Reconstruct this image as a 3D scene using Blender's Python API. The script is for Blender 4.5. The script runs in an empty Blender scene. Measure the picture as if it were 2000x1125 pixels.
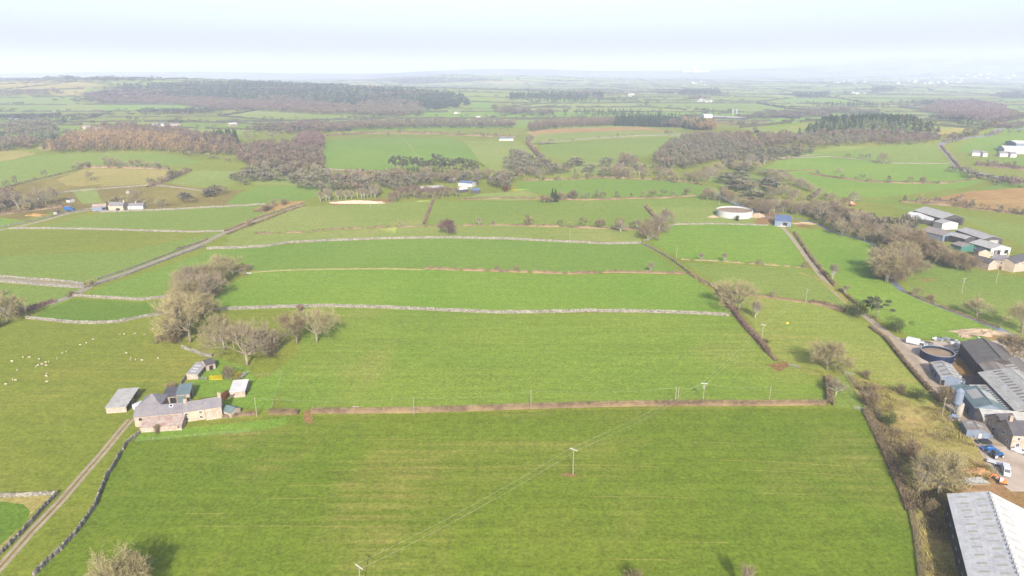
import bpy, math, random
import numpy as np
from mathutils import Vector, Matrix
from mathutils.geometry import delaunay_2d_cdt
random.seed(7); RNG = np.random.default_rng(7)
SC = bpy.context.scene; COL = SC.collection
R = math.radians
# ------------------------------------------------------------------ camera, sky, sun, exposure
CAM_H, PITCH, F, CX, CY = 115.0, R(17.8), 1333.333, 1000.0, 562.5
cd = bpy.data.cameras.new('camera'); cam = bpy.data.objects.new('camera', cd); COL.objects.link(cam)
cam.location = (0, 0, CAM_H); cam.rotation_euler = (math.pi/2 - PITCH, 0, 0)
cd.lens = 24; cd.sensor_width = 36; cd.clip_start = 1; cd.clip_end = 80000
SC.camera = cam
SUN_EL, SUN_AZ = 31.0, 175.5            # compass style: 0 = +Y, 90 = +X
w = bpy.data.worlds.new('World'); SC.world = w; w.use_nodes = True
nt = w.node_tree; bg = nt.nodes['Background']
sky = nt.nodes.new('ShaderNodeTexSky'); sky.sky_type = 'NISHITA'; sky.sun_disc = False
sky.sun_elevation = R(SUN_EL); sky.sun_rotation = R(SUN_AZ); sky.altitude = 150
sky.air_density = 1.0; sky.dust_density = 4.2; sky.ozone_density = 1.1
nt.links.new(sky.outputs[0], bg.inputs[0]); bg.inputs[1].default_value = 0.145
sl = bpy.data.lights.new('sun', 'SUN'); sl.energy = 5.0; sl.angle = R(0.55); sl.color = (1, .955, .89)
so = bpy.data.objects.new('sun', sl); COL.objects.link(so)
so.rotation_euler = (R(90 - SUN_EL), 0, R(180 - SUN_AZ)); so.location = (30, -200, 300)
SC.view_settings.view_transform = 'Standard'; SC.view_settings.look = 'None'
SC.view_settings.exposure = 1.14; SC.view_settings.gamma = 1
SC.render.engine = 'CYCLES'
cy = SC.cycles; cy.use_denoising = True; cy.max_bounces = 5; cy.diffuse_bounces = 2; cy.glossy_bounces = 2
cy.transmission_bounces = 3; cy.volume_bounces = 1; cy.transparent_max_bounces = 8; cy.caustics_reflective = False
try:
    cy.denoiser = 'OPENIMAGEDENOISE'; cy.denoising_prefilter = 'ACCURATE'
except Exception: pass
HAZE = 0.00017

# ------------------------------------------------------------------ pixel -> world helpers
def G2(x, y, cx, cy_, rx, ry, a): return a*math.exp(-(((x-cx)/rx)**2 + ((y-cy_)/ry)**2))
HILLS = [(-260,1010,330,190,9), (-720,950,330,160,11), (-760,1330,330,170,16), (640,1190,250,150,30), (-1900,3300,900,700,52),
         (-3600,4200,1500,900,60), (-900,3000,1300,800,36), (400,1120,260,160,8), (-500,6200,900,700,45), (350,6500,1300,700,30),
         (1250,1500,350,250,14), (900,950,300,180,6), (2300,5200,1200,900,18), (-300,9500,1500,900,74), (1500,9900,3000,1000,66), (-5200,10500,3000,1000,80)]
def Z(x, y):
    z = 0.0
    if y > 500:
        for h in HILLS: z += G2(x, y, *h)
    if y > 4500 and x > 500:
        s = min(1, (y-4500)/5000)*min(1.15, (x-500)/6000); z += 300*s*s
    return z
def ray(px, py):
    a = (px-CX)/F; b = -(py-CY)/F
    return a, math.cos(PITCH)+b*math.sin(PITCH), -math.sin(PITCH)+b*math.cos(PITCH)
def P(px, py, h=0.0):
    dx, dy, dz = ray(px, py)
    if dz > -1e-3: dz = -1e-3
    t = 60.0; last = t
    t0 = (h-CAM_H)/dz
    if dy*t0 < 480: return Vector((dx*t0, dy*t0, h))
    t = 400.0
    while t < 30000:
        if CAM_H+dz*t <= Z(dx*t, dy*t)+h:
            lo, hi = last, t
            for _ in range(20):
                m = (lo+hi)/2
                if CAM_H+dz*m <= Z(dx*m, dy*m)+h: hi = m
                else: lo = m
            return Vector((dx*hi, dy*hi, CAM_H+dz*hi))
        last = t; t *= 1.012
    return Vector((dx*t, dy*t, Z(dx*t, dy*t)+h))
def ppm(px, py):
    """pixels per metre for a vertical object standing at this pixel"""
    p = P(px, py); q = p+Vector((0, 0, 10)); return (proj(p)[1]-proj(q)[1])/10
def proj(p):
    dz = p[2]-CAM_H; d = p[1]*math.cos(PITCH)-dz*math.sin(PITCH); u = p[1]*math.sin(PITCH)+dz*math.cos(PITCH)
    return CX+F*p[0]/d, CY-F*u/d
ZV = np.vectorize(Z)

# ------------------------------------------------------------------ object helpers
def tag(o, label=None, cat=None, group=None, kind=None):
    if label: o['label'] = label
    if cat: o['category'] = cat
    if group: o['group'] = group
    if kind: o['kind'] = kind
    return o
def empty(name, loc, rz=0, label=None, cat=None, group=None):
    o = bpy.data.objects.new(name, None); COL.objects.link(o); o.location = loc; o.rotation_euler = (0, 0, rz)
    o.empty_display_size = .5
    return tag(o, label, cat, group)
def link(name, me, parent=None, loc=(0, 0, 0)):
    o = bpy.data.objects.new(name, me); COL.objects.link(o); o.location = loc
    if parent: o.parent = parent
    return o
def copy_tree(o, parent=None):
    c = o.copy(); COL.objects.link(c)
    if parent: c.parent = parent
    for ch in list(o.children): copy_tree(ch, c)
    return c
class MB:
    def __init__(s): s.v = []; s.f = []; s.m = []
    def add(s, vs, fs, mi=0):
        k = len(s.v); s.v += [tuple(v) for v in vs]; s.f += [tuple(i+k for i in f) for f in fs]; s.m += [mi]*len(fs)
    def box(s, x0, x1, y0, y1, z0, z1, mi=0, mx=None):
        vs = [(x, y, z) for z in (z0, z1) for x, y in ((x0, y0), (x1, y0), (x1, y1), (x0, y1))]
        if mx: vs = [mx @ Vector(v) for v in vs]
        s.add(vs, [(3, 2, 1, 0), (4, 5, 6, 7), (0, 1, 5, 4), (1, 2, 6, 5), (2, 3, 7, 6), (3, 0, 4, 7)], mi)
    def slab(s, q, t, mi=0):
        """quad q (4 points, counter-clockwise from above) thickened upward by t"""
        a, b, c = Vector(q[0]), Vector(q[1]), Vector(q[2]); n = (b-a).cross(c-b).normalized()*t
        vs = [Vector(p) for p in q]+[Vector(p)+n for p in q]
        k = len(q); s.add(vs, [tuple(range(k-1, -1, -1)), tuple(range(k, 2*k))]+[(i, (i+1) % k, (i+1) % k+k, i+k) for i in range(k)], mi)
    def prism(s, poly, z0, z1, mi=0):
        k = len(poly); vs = [(x, y, z0) for x, y in poly]+[(x, y, z1) for x, y in poly]
        s.add(vs, [tuple(range(k-1, -1, -1)), tuple(range(k, 2*k))]+[(i, (i+1) % k, (i+1) % k+k, i+k) for i in range(k)], mi)
    def tube(s, pts, rad, n=6, cap=True, mi=0):
        pts = [Vector(p) for p in pts]; k = len(pts); vs = []
        if not isinstance(rad, (list, tuple)): rad = [rad]*k
        for i, p in enumerate(pts):
            d = (pts[min(i+1, k-1)]-pts[max(i-1, 0)]).normalized()
            a = d.cross(Vector((0, 0, 1)) if abs(d.z) < .9 else Vector((1, 0, 0))).normalized(); b = d.cross(a)
            for j in range(n):
                t = 2*math.pi*j/n; vs.append(p+(a*math.cos(t)+b*math.sin(t))*rad[i])
        fs = [(i*n+j, i*n+(j+1) % n, (i+1)*n+(j+1) % n, (i+1)*n+j) for i in range(k-1) for j in range(n)]
        if cap: fs += [tuple(range(n-1, -1, -1)), tuple(range((k-1)*n, k*n))]
        s.add(vs, fs, mi)
    def lathe(s, prof, n=24, mi=0, c=(0, 0, 0)):
        vs = [(c[0]+r*math.cos(2*math.pi*j/n), c[1]+r*math.sin(2*math.pi*j/n), c[2]+z) for r, z in prof for j in range(n)]
        s.add(vs, [(i*n+j, i*n+(j+1) % n, (i+1)*n+(j+1) % n, (i+1)*n+j) for i in range(len(prof)-1) for j in range(n)], mi)
    def mesh(s, name, mats, smooth=False):
        me = bpy.data.meshes.new(name); me.from_pydata(s.v, [], s.f)
        if not isinstance(mats, (list, tuple)): mats = [mats]
        for m in mats: me.materials.append(m)
        if len(mats) > 1: me.polygons.foreach_set('material_index', s.m)
        if smooth: me.polygons.foreach_set('use_smooth', [True]*len(me.polygons))
        me.update(); return me
    def build(s, name, mats, parent=None, loc=(0, 0, 0), smooth=False):
        return link(name, s.mesh(name, mats, smooth), parent, loc)
def mesh_tris(name, V, T, mats, mi=None, smooth=False):
    """fast triangle mesh from numpy arrays"""
    me = bpy.data.meshes.new(name); V = np.asarray(V, dtype=np.float32); T = np.asarray(T, dtype=np.int32)
    me.vertices.add(len(V)); me.vertices.foreach_set('co', V.ravel())
    me.loops.add(T.size); me.loops.foreach_set('vertex_index', T.ravel())
    me.polygons.add(len(T)); me.polygons.foreach_set('loop_start', np.arange(0, T.size, 3, dtype=np.int32))
    try: me.polygons.foreach_set('loop_total', np.full(len(T), 3, dtype=np.int32))
    except Exception: pass
    if not isinstance(mats, (list, tuple)): mats = [mats]
    for m in mats: me.materials.append(m)
    if mi is not None: me.polygons.foreach_set('material_index', np.asarray(mi, dtype=np.int32))
    me.polygons.foreach_set('use_smooth', np.full(len(T), smooth))
    me.update(calc_edges=True); me.validate(); return me

# ------------------------------------------------------------------ materials
GAIN = 2.45
def lin(c): c /= 255; return c/12.92 if c <= .04045 else ((c+.055)/1.055)**2.4
def S(r, g, b, k=1.0): return tuple(min(.86, lin(c)*k/GAIN) for c in (r, g, b))
class NT:
    def __init__(s, name, rough=.95, spec=.15):
        s.m = bpy.data.materials.new(name); s.m.use_nodes = True; s.t = s.m.node_tree; s.b = s.t.nodes['Principled BSDF']
        s.b.inputs['Roughness'].default_value = rough
        s.b.inputs['Specular IOR Level'].default_value = spec
        s.tc = s.t.nodes.new('ShaderNodeTexCoord')
    def L(s, a, b): s.t.links.new(a, b)
    def map(s, scale=(1, 1, 1), rot=0, src='Object'):
        n = s.t.nodes.new('ShaderNodeMapping'); n.inputs['Scale'].default_value = scale; n.inputs['Rotation'].default_value = (0, 0, rot)
        s.L(s.tc.outputs[src], n.inputs['Vector']); return n.outputs[0]
    def noise(s, vec, scale, detail=3, rough=.55, dist=0):
        n = s.t.nodes.new('ShaderNodeTexNoise'); n.inputs['Scale'].default_value = scale; n.inputs['Detail'].default_value = detail
        n.inputs['Roughness'].default_value = rough; n.inputs['Distortion'].default_value = dist; s.L(vec, n.inputs['Vector']); return n.outputs['Fac']
    def ramp(s, fac, lo, hi, a=0., b=1.):
        n = s.t.nodes.new('ShaderNodeMapRange'); n.inputs[1].default_value = lo; n.inputs[2].default_value = hi
        n.inputs[3].default_value = a; n.inputs[4].default_value = b; s.L(fac, n.inputs[0]); return n.outputs[0]
    def mix(s, fac, a, b, mode='MIX'):
        n = s.t.nodes.new('ShaderNodeMix'); n.data_type = 'RGBA'; n.blend_type = mode
        for sock, v in ((n.inputs[0], fac), (n.inputs[6], a), (n.inputs[7], b)):
            if isinstance(v, (int, float)): sock.default_value = v
            elif isinstance(v, tuple): sock.default_value = (*v, 1)
            else: s.L(v, sock)
        return n.outputs[2]
    def scale(s, c, fac):
        n = s.t.nodes.new('ShaderNodeVectorMath'); n.operation = 'SCALE'; s.L(c, n.inputs[0]); s.L(fac, n.inputs[3]); return n.outputs[0]
    def out(s, c, bump=None, bd=.05):
        if isinstance(c, tuple): s.b.inputs['Base Color'].default_value = (*c, 1)
        else: s.L(c, s.b.inputs['Base Color'])
        if bump is not None:
            n = s.t.nodes.new('ShaderNodeBump'); n.inputs['Distance'].default_value = bd; s.L(bump, n.inputs['Height']); s.L(n.outputs[0], s.b.inputs['Normal'])
        return s.m
def flat(name, c, rough=.6, c2=None, sc=1.5, spec=.3, metal=0, bump=0):
    n = NT(name, rough, spec); n.b.inputs['Metallic'].default_value = metal
    c2 = c2 or tuple(x*.78 for x in c)
    f = n.noise(n.map(), sc, 5, .65); return n.out(n.mix(n.ramp(f, .32, .68), c, c2), f if bump else None, bump or .05)
def grass(name, c1, c2, c3=None, rot=0.0, stripe=.10, patch=.62, sc=1.0, dry=None, dsc=.012):
    """field: two greens in broad drifts, working lines along the field, thin tan patches"""
    n = NT(name, 1, .04); v = n.tc.outputs['Object']; gk = (.97, .91, .68)
    c1, c2, c3 = (tuple(a*k for a, k in zip(c, gk)) if c else None for c in (c1, c2, c3))
    big = n.noise(v, .009*sc, 4, .55, .6); c = n.mix(n.ramp(big, .33, .67), c1, c2)
    st = n.noise(n.map((.018, .42, 1), rot), 1.0, 4, .7)
    st2 = n.noise(n.map((.006, .11, 1), rot), 1.0, 3, .6)
    if c3:
        a = n.t.nodes.new('ShaderNodeMath'); a.operation = 'MULTIPLY'
        n.L(n.ramp(n.noise(v, dsc, 5, .6, 1.0), patch-.07, patch+.12), a.inputs[0]); n.L(n.ramp(st, .36, .68), a.inputs[1])
        c = n.mix(a.outputs[0], c, c3)
        c = n.mix(n.ramp(n.noise(v, .11, 5, .75), .60, .82, 0, .45), c, c3)
    fine = n.noise(v, .9, 4, .85)
    mid = n.noise(v, .14, 4, .65)
    k = n.ramp(fine, .36, .64, .70, 1.30); c = n.scale(c, k)
    c = n.scale(c, n.ramp(n.noise(v, .33, 3, .8), .36, .64, .88, 1.12)); c = n.scale(c, n.ramp(mid, .3, .7, .92, 1.08))
    c = n.scale(c, n.ramp(st, .38, .62, 1-stripe, 1+stripe)); c = n.scale(c, n.ramp(st2, .3, .7, 1-stripe*.7, 1+stripe*.7))
    return n.out(c, fine, .12)
M = {}
TANP = S(186, 168, 110)
M['crop'] = grass('crop_grass', S(118, 146, 54), S(136, 156, 60), S(178, 168, 108), 0.02, .065, .55)
M['crop2'] = grass('long_grass', S(134, 166, 72), S(150, 174, 80), S(170, 172, 104), 0.03, .07, .60)
M['scrub'] = grass('scrubby_bank', S(158, 170, 92), S(206, 192, 138), S(190, 160, 122), .9, .10, .42, 7, dsc=.05)
M['pale2'] = grass('sheep_pasture_grass', S(150, 172, 84), S(160, 178, 94), S(180, 176, 108), 1.1, .04, .56)
M['line'] = grass('dry_line', S(184, 178, 112), S(176, 172, 104), None, 0, .05)
M['bright'] = grass('bright_grass', S(132, 172, 72), S(148, 180, 82), S(158, 175, 90), 0.03, .035, .70)
M['lush'] = grass('lush_grass', S(130, 166, 78), S(140, 172, 84), None, 0.03, .03)
M['mid'] = grass('meadow_grass', S(138, 166, 84), S(150, 172, 92), S(160, 168, 96), 0.4, .03, .74)
M['past'] = grass('pasture_grass', S(138, 154, 66), S(152, 166, 76), S(176, 170, 98), 1.1, .05, .56)
M['pale'] = grass('pale_grass', S(158, 178, 106), S(150, 170, 92), S(182, 180, 120), 0.1, .05, .54)
M['dark'] = grass('dark_grass', S(114, 150, 60), S(126, 158, 68), None, -.6, .04)
M['tan'] = grass('dry_grass', S(196, 184, 132), S(180, 172, 110), S(160, 162, 92), .2, .08, .5)
M['heath'] = grass('heath_grass', S(150, 142, 90), S(166, 158, 98), S(128, 110, 72), .1, .10, .48)
M['brack'] = grass('bracken', S(196, 162, 116), S(174, 138, 98), S(208, 186, 136), .4, .12, .48, 3)
M['rough'] = grass('rough_grass', S(150, 162, 82), S(176, 168, 104), S(196, 176, 120), .9, .10, .44, 4, dsc=.03)
M['soil'] = grass('bare_soil', S(164, 132, 96), S(184, 156, 120), S(140, 112, 84), .3, .06, .5, 5)
M['mud'] = grass('mud', S(172, 134, 106), S(186, 152, 124), S(210, 184, 156), .3, .05, .5, 6)
M['farg'] = None
def far_ground():
    n = NT('far_farmland', 1, .02); v = n.tc.outputs['Object']
    vo = n.t.nodes.new('ShaderNodeTexVoronoi'); vo.inputs['Scale'].default_value = .0042; n.L(v, vo.inputs['Vector'])
    sp = n.t.nodes.new('ShaderNodeSeparateColor'); n.L(vo.outputs['Color'], sp.inputs[0])
    c = n.mix(n.ramp(sp.outputs[0], .35, .6), S(132, 160, 86), S(150, 164, 100))
    c = n.mix(n.ramp(sp.outputs[1], .66, .78), c, S(180, 168, 120))
    c = n.mix(n.ramp(n.noise(v, .0011, 5, .65), .5, .58), c, S(88, 92, 66))
    e = n.t.nodes.new('ShaderNodeTexVoronoi'); e.feature = 'DISTANCE_TO_EDGE'; e.inputs['Scale'].default_value = .0042; n.L(v, e.inputs['Vector'])
    c = n.mix(n.ramp(e.outputs[0], .03, .06, 1, 0), c, S(70, 76, 52))
    return n.out(c)
M['farg'] = far_ground()
def stone(name, c1, c2, sc=2.2, mort=.5):
    n = NT(name, .95, .1); v = n.tc.outputs['Object']
    vo = n.t.nodes.new('ShaderNodeTexVoronoi'); vo.inputs['Scale'].default_value = sc; n.L(v, vo.inputs['Vector'])
    sp = n.t.nodes.new('ShaderNodeSeparateColor'); n.L(vo.outputs['Color'], sp.inputs[0])
    c = n.mix(sp.outputs[0], c1, c2)
    e = n.t.nodes.new('ShaderNodeTexVoronoi'); e.feature = 'DISTANCE_TO_EDGE'; e.inputs['Scale'].default_value = sc; n.L(v, e.inputs['Vector'])
    d = n.ramp(e.outputs[0], .0, .12, mort, 1); c = n.scale(c, d); c = n.scale(c, n.ramp(n.noise(v, .6, 4), .3, .7, .82, 1.15))
    return n.out(c, d, .06)
M['drystone'] = stone('dry_stone', S(204, 196, 180, .92), S(134, 130, 118), 1.7, .45)
M['stonewall'] = stone('rubble_stone', S(226, 208, 190), S(194, 176, 158), 2.4, .78)
M['render'] = flat('stained_render', S(232, 214, 190, .95), .95, S(204, 182, 156, .95), .35)
M['whitewash'] = flat('whitewash', S(240, 238, 232), .9, S(214, 212, 206), .4)
def slate(name, c1, c2, c3=None, sx=1., bands=1.0, amt=.12, rl=.46, rh=.66, ra=.8):
    n = NT(name, .8, .25); v = n.tc.outputs['Object']
    c = n.mix(n.ramp(n.noise(v, .35, 5, .65), .35, .65), c1, c2)
    if c3: c = n.mix(n.ramp(n.noise(v, .7, 6, .8, .6), rl, rh, 0, ra), c, c3)
    w_ = n.t.nodes.new('ShaderNodeTexWave'); w_.inputs['Scale'].default_value = bands; w_.bands_direction = 'X'; n.L(v, w_.inputs['Vector'])
    w2 = n.t.nodes.new('ShaderNodeTexWave'); w2.inputs['Scale'].default_value = bands*.6; w2.bands_direction = 'Y'; n.L(v, w2.inputs['Vector'])
    c = n.scale(c, n.ramp(w_.outputs['Fac'], 0, 1, 1-amt, 1+amt)); c = n.scale(c, n.ramp(w2.outputs['Fac'], 0, 1, 1-amt*.7, 1+amt*.5))
    c = n.scale(c, n.ramp(n.noise(n.map((.25, 2.2, 1)), 1, 4, .8), .3, .7, .86, 1.1))
    return n.out(c, w_.outputs['Fac'], .012)
M['slate'] = slate('slate_roof', S(152, 148, 154), S(130, 126, 134), S(178, 170, 162), bands=1.4)
M['darkslate'] = slate('dark_slate', S(100, 98, 106), S(82, 80, 90), S(126, 118, 110), bands=1.4)
M['rust'] = slate('rusty_sheet', S(186, 172, 164), S(206, 192, 180), S(158, 88, 58), bands=.9, amt=.08, rl=.46, rh=.58, ra=.62)
M['fibre'] = slate('fibre_cement', S(206, 204, 200), S(188, 186, 180), S(170, 168, 160), bands=.5, amt=.06)
M['whitesheet'] = slate('pale_sheet', S(242, 240, 238), S(224, 224, 224), S(212, 210, 206), bands=.45, amt=.014)
M['greysheet'] = slate('grey_sheet', S(192, 190, 188), S(172, 170, 170), S(206, 200, 194), bands=.6, amt=.08)
M['oldsheet'] = slate('weathered_sheet', S(168, 160, 154), S(146, 138, 132), S(174, 154, 134), bands=.6, amt=.08)
M['blacksheet'] = slate('dark_weathered_sheet', S(122, 118, 116), S(102, 98, 98), S(140, 132, 122), bands=.6, amt=.08)
M['bluesheet'] = slate('blue_sheet', S(120, 140, 178), S(98, 116, 152), None, bands=.8, amt=.08)
M['greensheet'] = slate('blue_green_sheet', S(122, 144, 148), S(104, 128, 134), S(148, 160, 158), bands=.8, amt=.12)
M['bgwall'] = flat('blue_grey_cladding', S(150, 164, 184), .6, S(126, 140, 160), .5)
M['greenwall'] = flat('green_cladding', S(84, 146, 130), .6, S(70, 124, 112), .5)
M['boards'] = flat('dark_boarding', S(96, 92, 92), .8, S(70, 66, 66), .8)
M['concrete'] = flat('concrete', S(206, 196, 182), .9, S(176, 164, 150), .4)
M['newconcrete'] = flat('fresh_concrete', S(236, 234, 230), .8, S(206, 206, 204), .3)
M['black'] = flat('black_and_opening_shade', (.012, .012, .013), .9)  # black paint; also painted on panels as the dark inside doorways and slots
M['glass'] = flat('window_glass', (.03, .035, .04), .15, spec=.6)
M['skylight'] = flat('rooflight_plastic', S(236, 238, 240), .4)
M['darklight'] = flat('dirty_rooflight', S(128, 122, 108), .6)
M['paleolive'] = flat('weathered_rooflight', S(216, 214, 198), .6)
M['white'] = flat('white_paint', S(244, 244, 246), .4, S(224, 226, 230))
M['blue'] = flat('blue_paint', (.015, .07, .20), .35, (.01, .05, .15)); M['deepblue'] = flat('tank_blue', (.003, .008, .028), .5, (.006, .012, .034), .4)
M['orange'] = flat('orange_paint', (.75, .17, .04), .4); M['red'] = flat('red_paint', (.5, .06, .03), .4)
M['green'] = flat('dark_green_paint', (.02, .12, .08), .5); M['yellow'] = flat('yellow_paint', (.75, .5, .02), .5)
M['rubber'] = flat('rubber', (.02, .02, .02), .8); M['silver'] = flat('galvanised_steel', S(190, 196, 200), .45, metal=.3)
M['wood'] = flat('weathered_wood', S(170, 156, 130), .9); M['palewood'] = flat('pole_wood', S(190, 182, 160), .9, S(164, 156, 134), 1)
M['darkwood'] = flat('old_wood', S(110, 96, 80), .9)
M['wire'] = flat('wire', (.42, .43, .36), .5)
M['slurry'] = flat('slurry_crust', S(176, 152, 126), .95, S(150, 128, 104), .18)
M['track'] = flat('track_stone', S(198, 182, 156), .95, S(170, 150, 126), .35); M['lane'] = flat('lane_tarmac', S(182, 168, 152), .95, S(158, 144, 126), .2)
M['asphalt'] = flat('road_asphalt', S(158, 158, 160), .9, S(142, 142, 146), .1); M['yard'] = flat('yard_concrete', S(222, 206, 188), .95, S(188, 166, 146), .12)
M['yarddark'] = flat('dirty_yard', S(150, 128, 110), .95, S(110, 94, 86), .12); M['rubble'] = flat('rubble', S(212, 190, 160), .95, S(176, 150, 120), 1.2)
def water():
    n = NT('water', .12, .5); n.b.inputs['IOR'].default_value = 1.33
    return n.out(n.mix(n.noise(n.tc.outputs['Object'], .3, 3), (.05, .06, .06), (.16, .18, .2)), n.noise(n.tc.outputs['Object'], 1.2, 3), .05)
M['water'] = water()
def twig(name, c1, c2, c3=None):
    n = NT(name, 1, .03); oi = n.t.nodes.new('ShaderNodeObjectInfo')
    c = n.mix(n.ramp(n.noise(n.tc.outputs['Object'], .35, 3), .38, .62), c1, c2)
    c = n.scale(c, n.ramp(oi.outputs['Random'], 0, 1, .86, 1.14))
    if c3: c = n.mix(n.ramp(n.noise(n.tc.outputs['Object'], .05, 3), .45, .6), c, c3)
    return n.out(c)
KT = 1.28
M['tw_olive'] = twig('olive_twigs', S(172, 160, 118, KT), S(146, 136, 100, KT))
M['tw_grey'] = twig('grey_twigs', S(164, 150, 124, KT), S(140, 128, 104, KT))
M['tw_brown'] = twig('brown_twigs', S(152, 134, 104, KT), S(128, 112, 88, KT))
M['tw_purple'] = twig('purple_twigs', S(140, 112, 106, KT), S(118, 94, 92, KT))
M['tw_tan'] = twig('larch_twigs', S(180, 146, 108, KT), S(156, 124, 92, KT), S(146, 120, 104, KT))
M['bark'] = twig('bark', S(178, 168, 146), S(146, 136, 116)); M['palebark'] = twig('pale_bark', S(206, 200, 186), S(180, 172, 156))
M['needle'] = twig('needles', S(70, 88, 56), S(52, 70, 44)); M['pine'] = twig('pine_needles', S(122, 130, 96), S(98, 108, 78))
M['leaf'] = twig('evergreen_leaves', S(94, 106, 52), S(72, 86, 42)); M['gorse'] = twig('yellow_blossom', S(226, 204, 34), S(190, 180, 40))
M['hedge'] = twig('hedge_twigs', S(136, 116, 94, KT), S(112, 94, 78, KT), S(154, 132, 104, KT))
M['hedgepale'] = twig('dry_grass_tufts', S(156, 150, 108, KT), S(140, 134, 94, KT)); M['hedgegreen'] = twig('green_hedge_leaves', S(132, 136, 46), S(96, 104, 38))
M['beech'] = twig('copper_hedge_leaves', S(150, 96, 62), S(122, 80, 54)); M['wood_brown'] = twig('wood_twigs', S(142, 128, 106), S(120, 108, 90), S(146, 126, 106)); M['wood_grey'] = twig('grey_wood_twigs', S(148, 144, 120), S(126, 120, 100)); M['wood_tan'] = twig('larch_wood_twigs', S(184, 156, 112), S(150, 126, 96)); M['wood_mauve'] = twig('birch_wood_twigs', S(146, 122, 112), S(124, 104, 98)); M['far_dark'] = twig('far_hedge_twigs', S(96, 98, 76), S(78, 82, 64))
# ------------------------------------------------------------------ the ground: one sheet, cut along the field edges
FIELDS = []          # (material key, world polygon)
def field(key, pts): FIELDS.append((key, [P(*p).xy for p in pts]))
def ribbon(key, pts, width):
    w_ = [P(*p).xy for p in pts]; L, Rr = [], []
    for i, p in enumerate(w_):
        d = (w_[min(i+1, len(w_)-1)]-w_[max(i-1, 0)]).normalized(); n = Vector((-d.y, d.x)); wd = width[i] if isinstance(width, list) else width
        L.append(p+n*wd/2); Rr.append(p-n*wd/2)
    FIELDS.append((key, L+Rr[::-1]))
EXB = [(-900, 300), (0, 288), (200, 250), (300, 262), (470, 262), (640, 258), (1000, 246), (1400, 240), (1480, 262), (1560, 268), (1860, 262), (2000, 246), (2900, 230)]
def exb(x):
    for (a, ya), (b, yb) in zip(EXB, EXB[1:]):
        if a <= x <= b: return ya+(yb-ya)*(x-a)/(b-a)
    return EXB[0][1] if x < 0 else EXB[-1][1]
def in_explicit(p):
    if p[1] < 120: return True
    x, y = proj(p)
    if (x < -70 or x > 2070) and p[1] > 330: return False
    return y > exb(x)
# far patchwork lattice
LAT_Y = [380*1.10**j for j in range(33)]; LX = 200; LN = 42
LP = {}
for j, yy in enumerate(LAT_Y):
    st = LX*(1+j*.05)
    for i in range(-LN, LN+1):
        if abs(i*st) < 1.0*yy+700:
            LP[(i, j)] = Vector((i*st+random.uniform(-.34, .34)*st + (j % 2)*st*.4, yy*(1+random.uniform(-.035, .035))+math.sin(i*1.3+j)*.02*yy))
LAT = []
for (i, j), p in LP.items():
    q = [LP.get(k) for k in ((i, j), (i+1, j), (i+1, j+1), (i, j+1))]
    if all(q):
        r = random.random(); side = q[0].x/q[0].y
        key = 'mid' if r < .34 else 'bright' if r < .42 else 'pale' if r < .66 else 'past' if r < .84 else 'lush' if r < .92 else 'tan' if r < .965 else 'heath'
        LAT.append((key, q)); FIELDS.append((key, q))
FIELDS.append(('past', [Vector((-900, -150)), Vector((900, -150)), Vector((900, 330)), Vector((-900, 330))]))
# far named fields
field('tan', [(-400,150),(0,159),(200,164),(170,172),(160,188),(100,188),(0,184),(-400,180)])
field('past', [(-300,170),(0,170),(90,178),(120,189),(0,189),(-300,190)])
field('mid', [(-400,188),(0,188),(140,188),(165,194),(100,215),(0,222),(-400,230)])
field('tan', [(640,170),(660,165),(720,163),(760,168),(730,172),(660,173)]); field('tan', [(790,162),(840,157),(880,160),(850,166)])
field('pale', [(850,165),(900,158),(940,165),(930,178),(860,175)]); field('bright', [(915,196),(955,192),(965,212),(920,212)])
field('pale', [(1740,218),(1780,216),(1890,232),(1902,240),(1860,252),(1800,246),(1750,230)])
field('mid', [(1260,190),(1560,196),(1540,216),(1400,214),(1240,210)]); field('bright', [(1500,225),(1600,218),(1640,224),(1560,244),(1500,250)])
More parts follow.
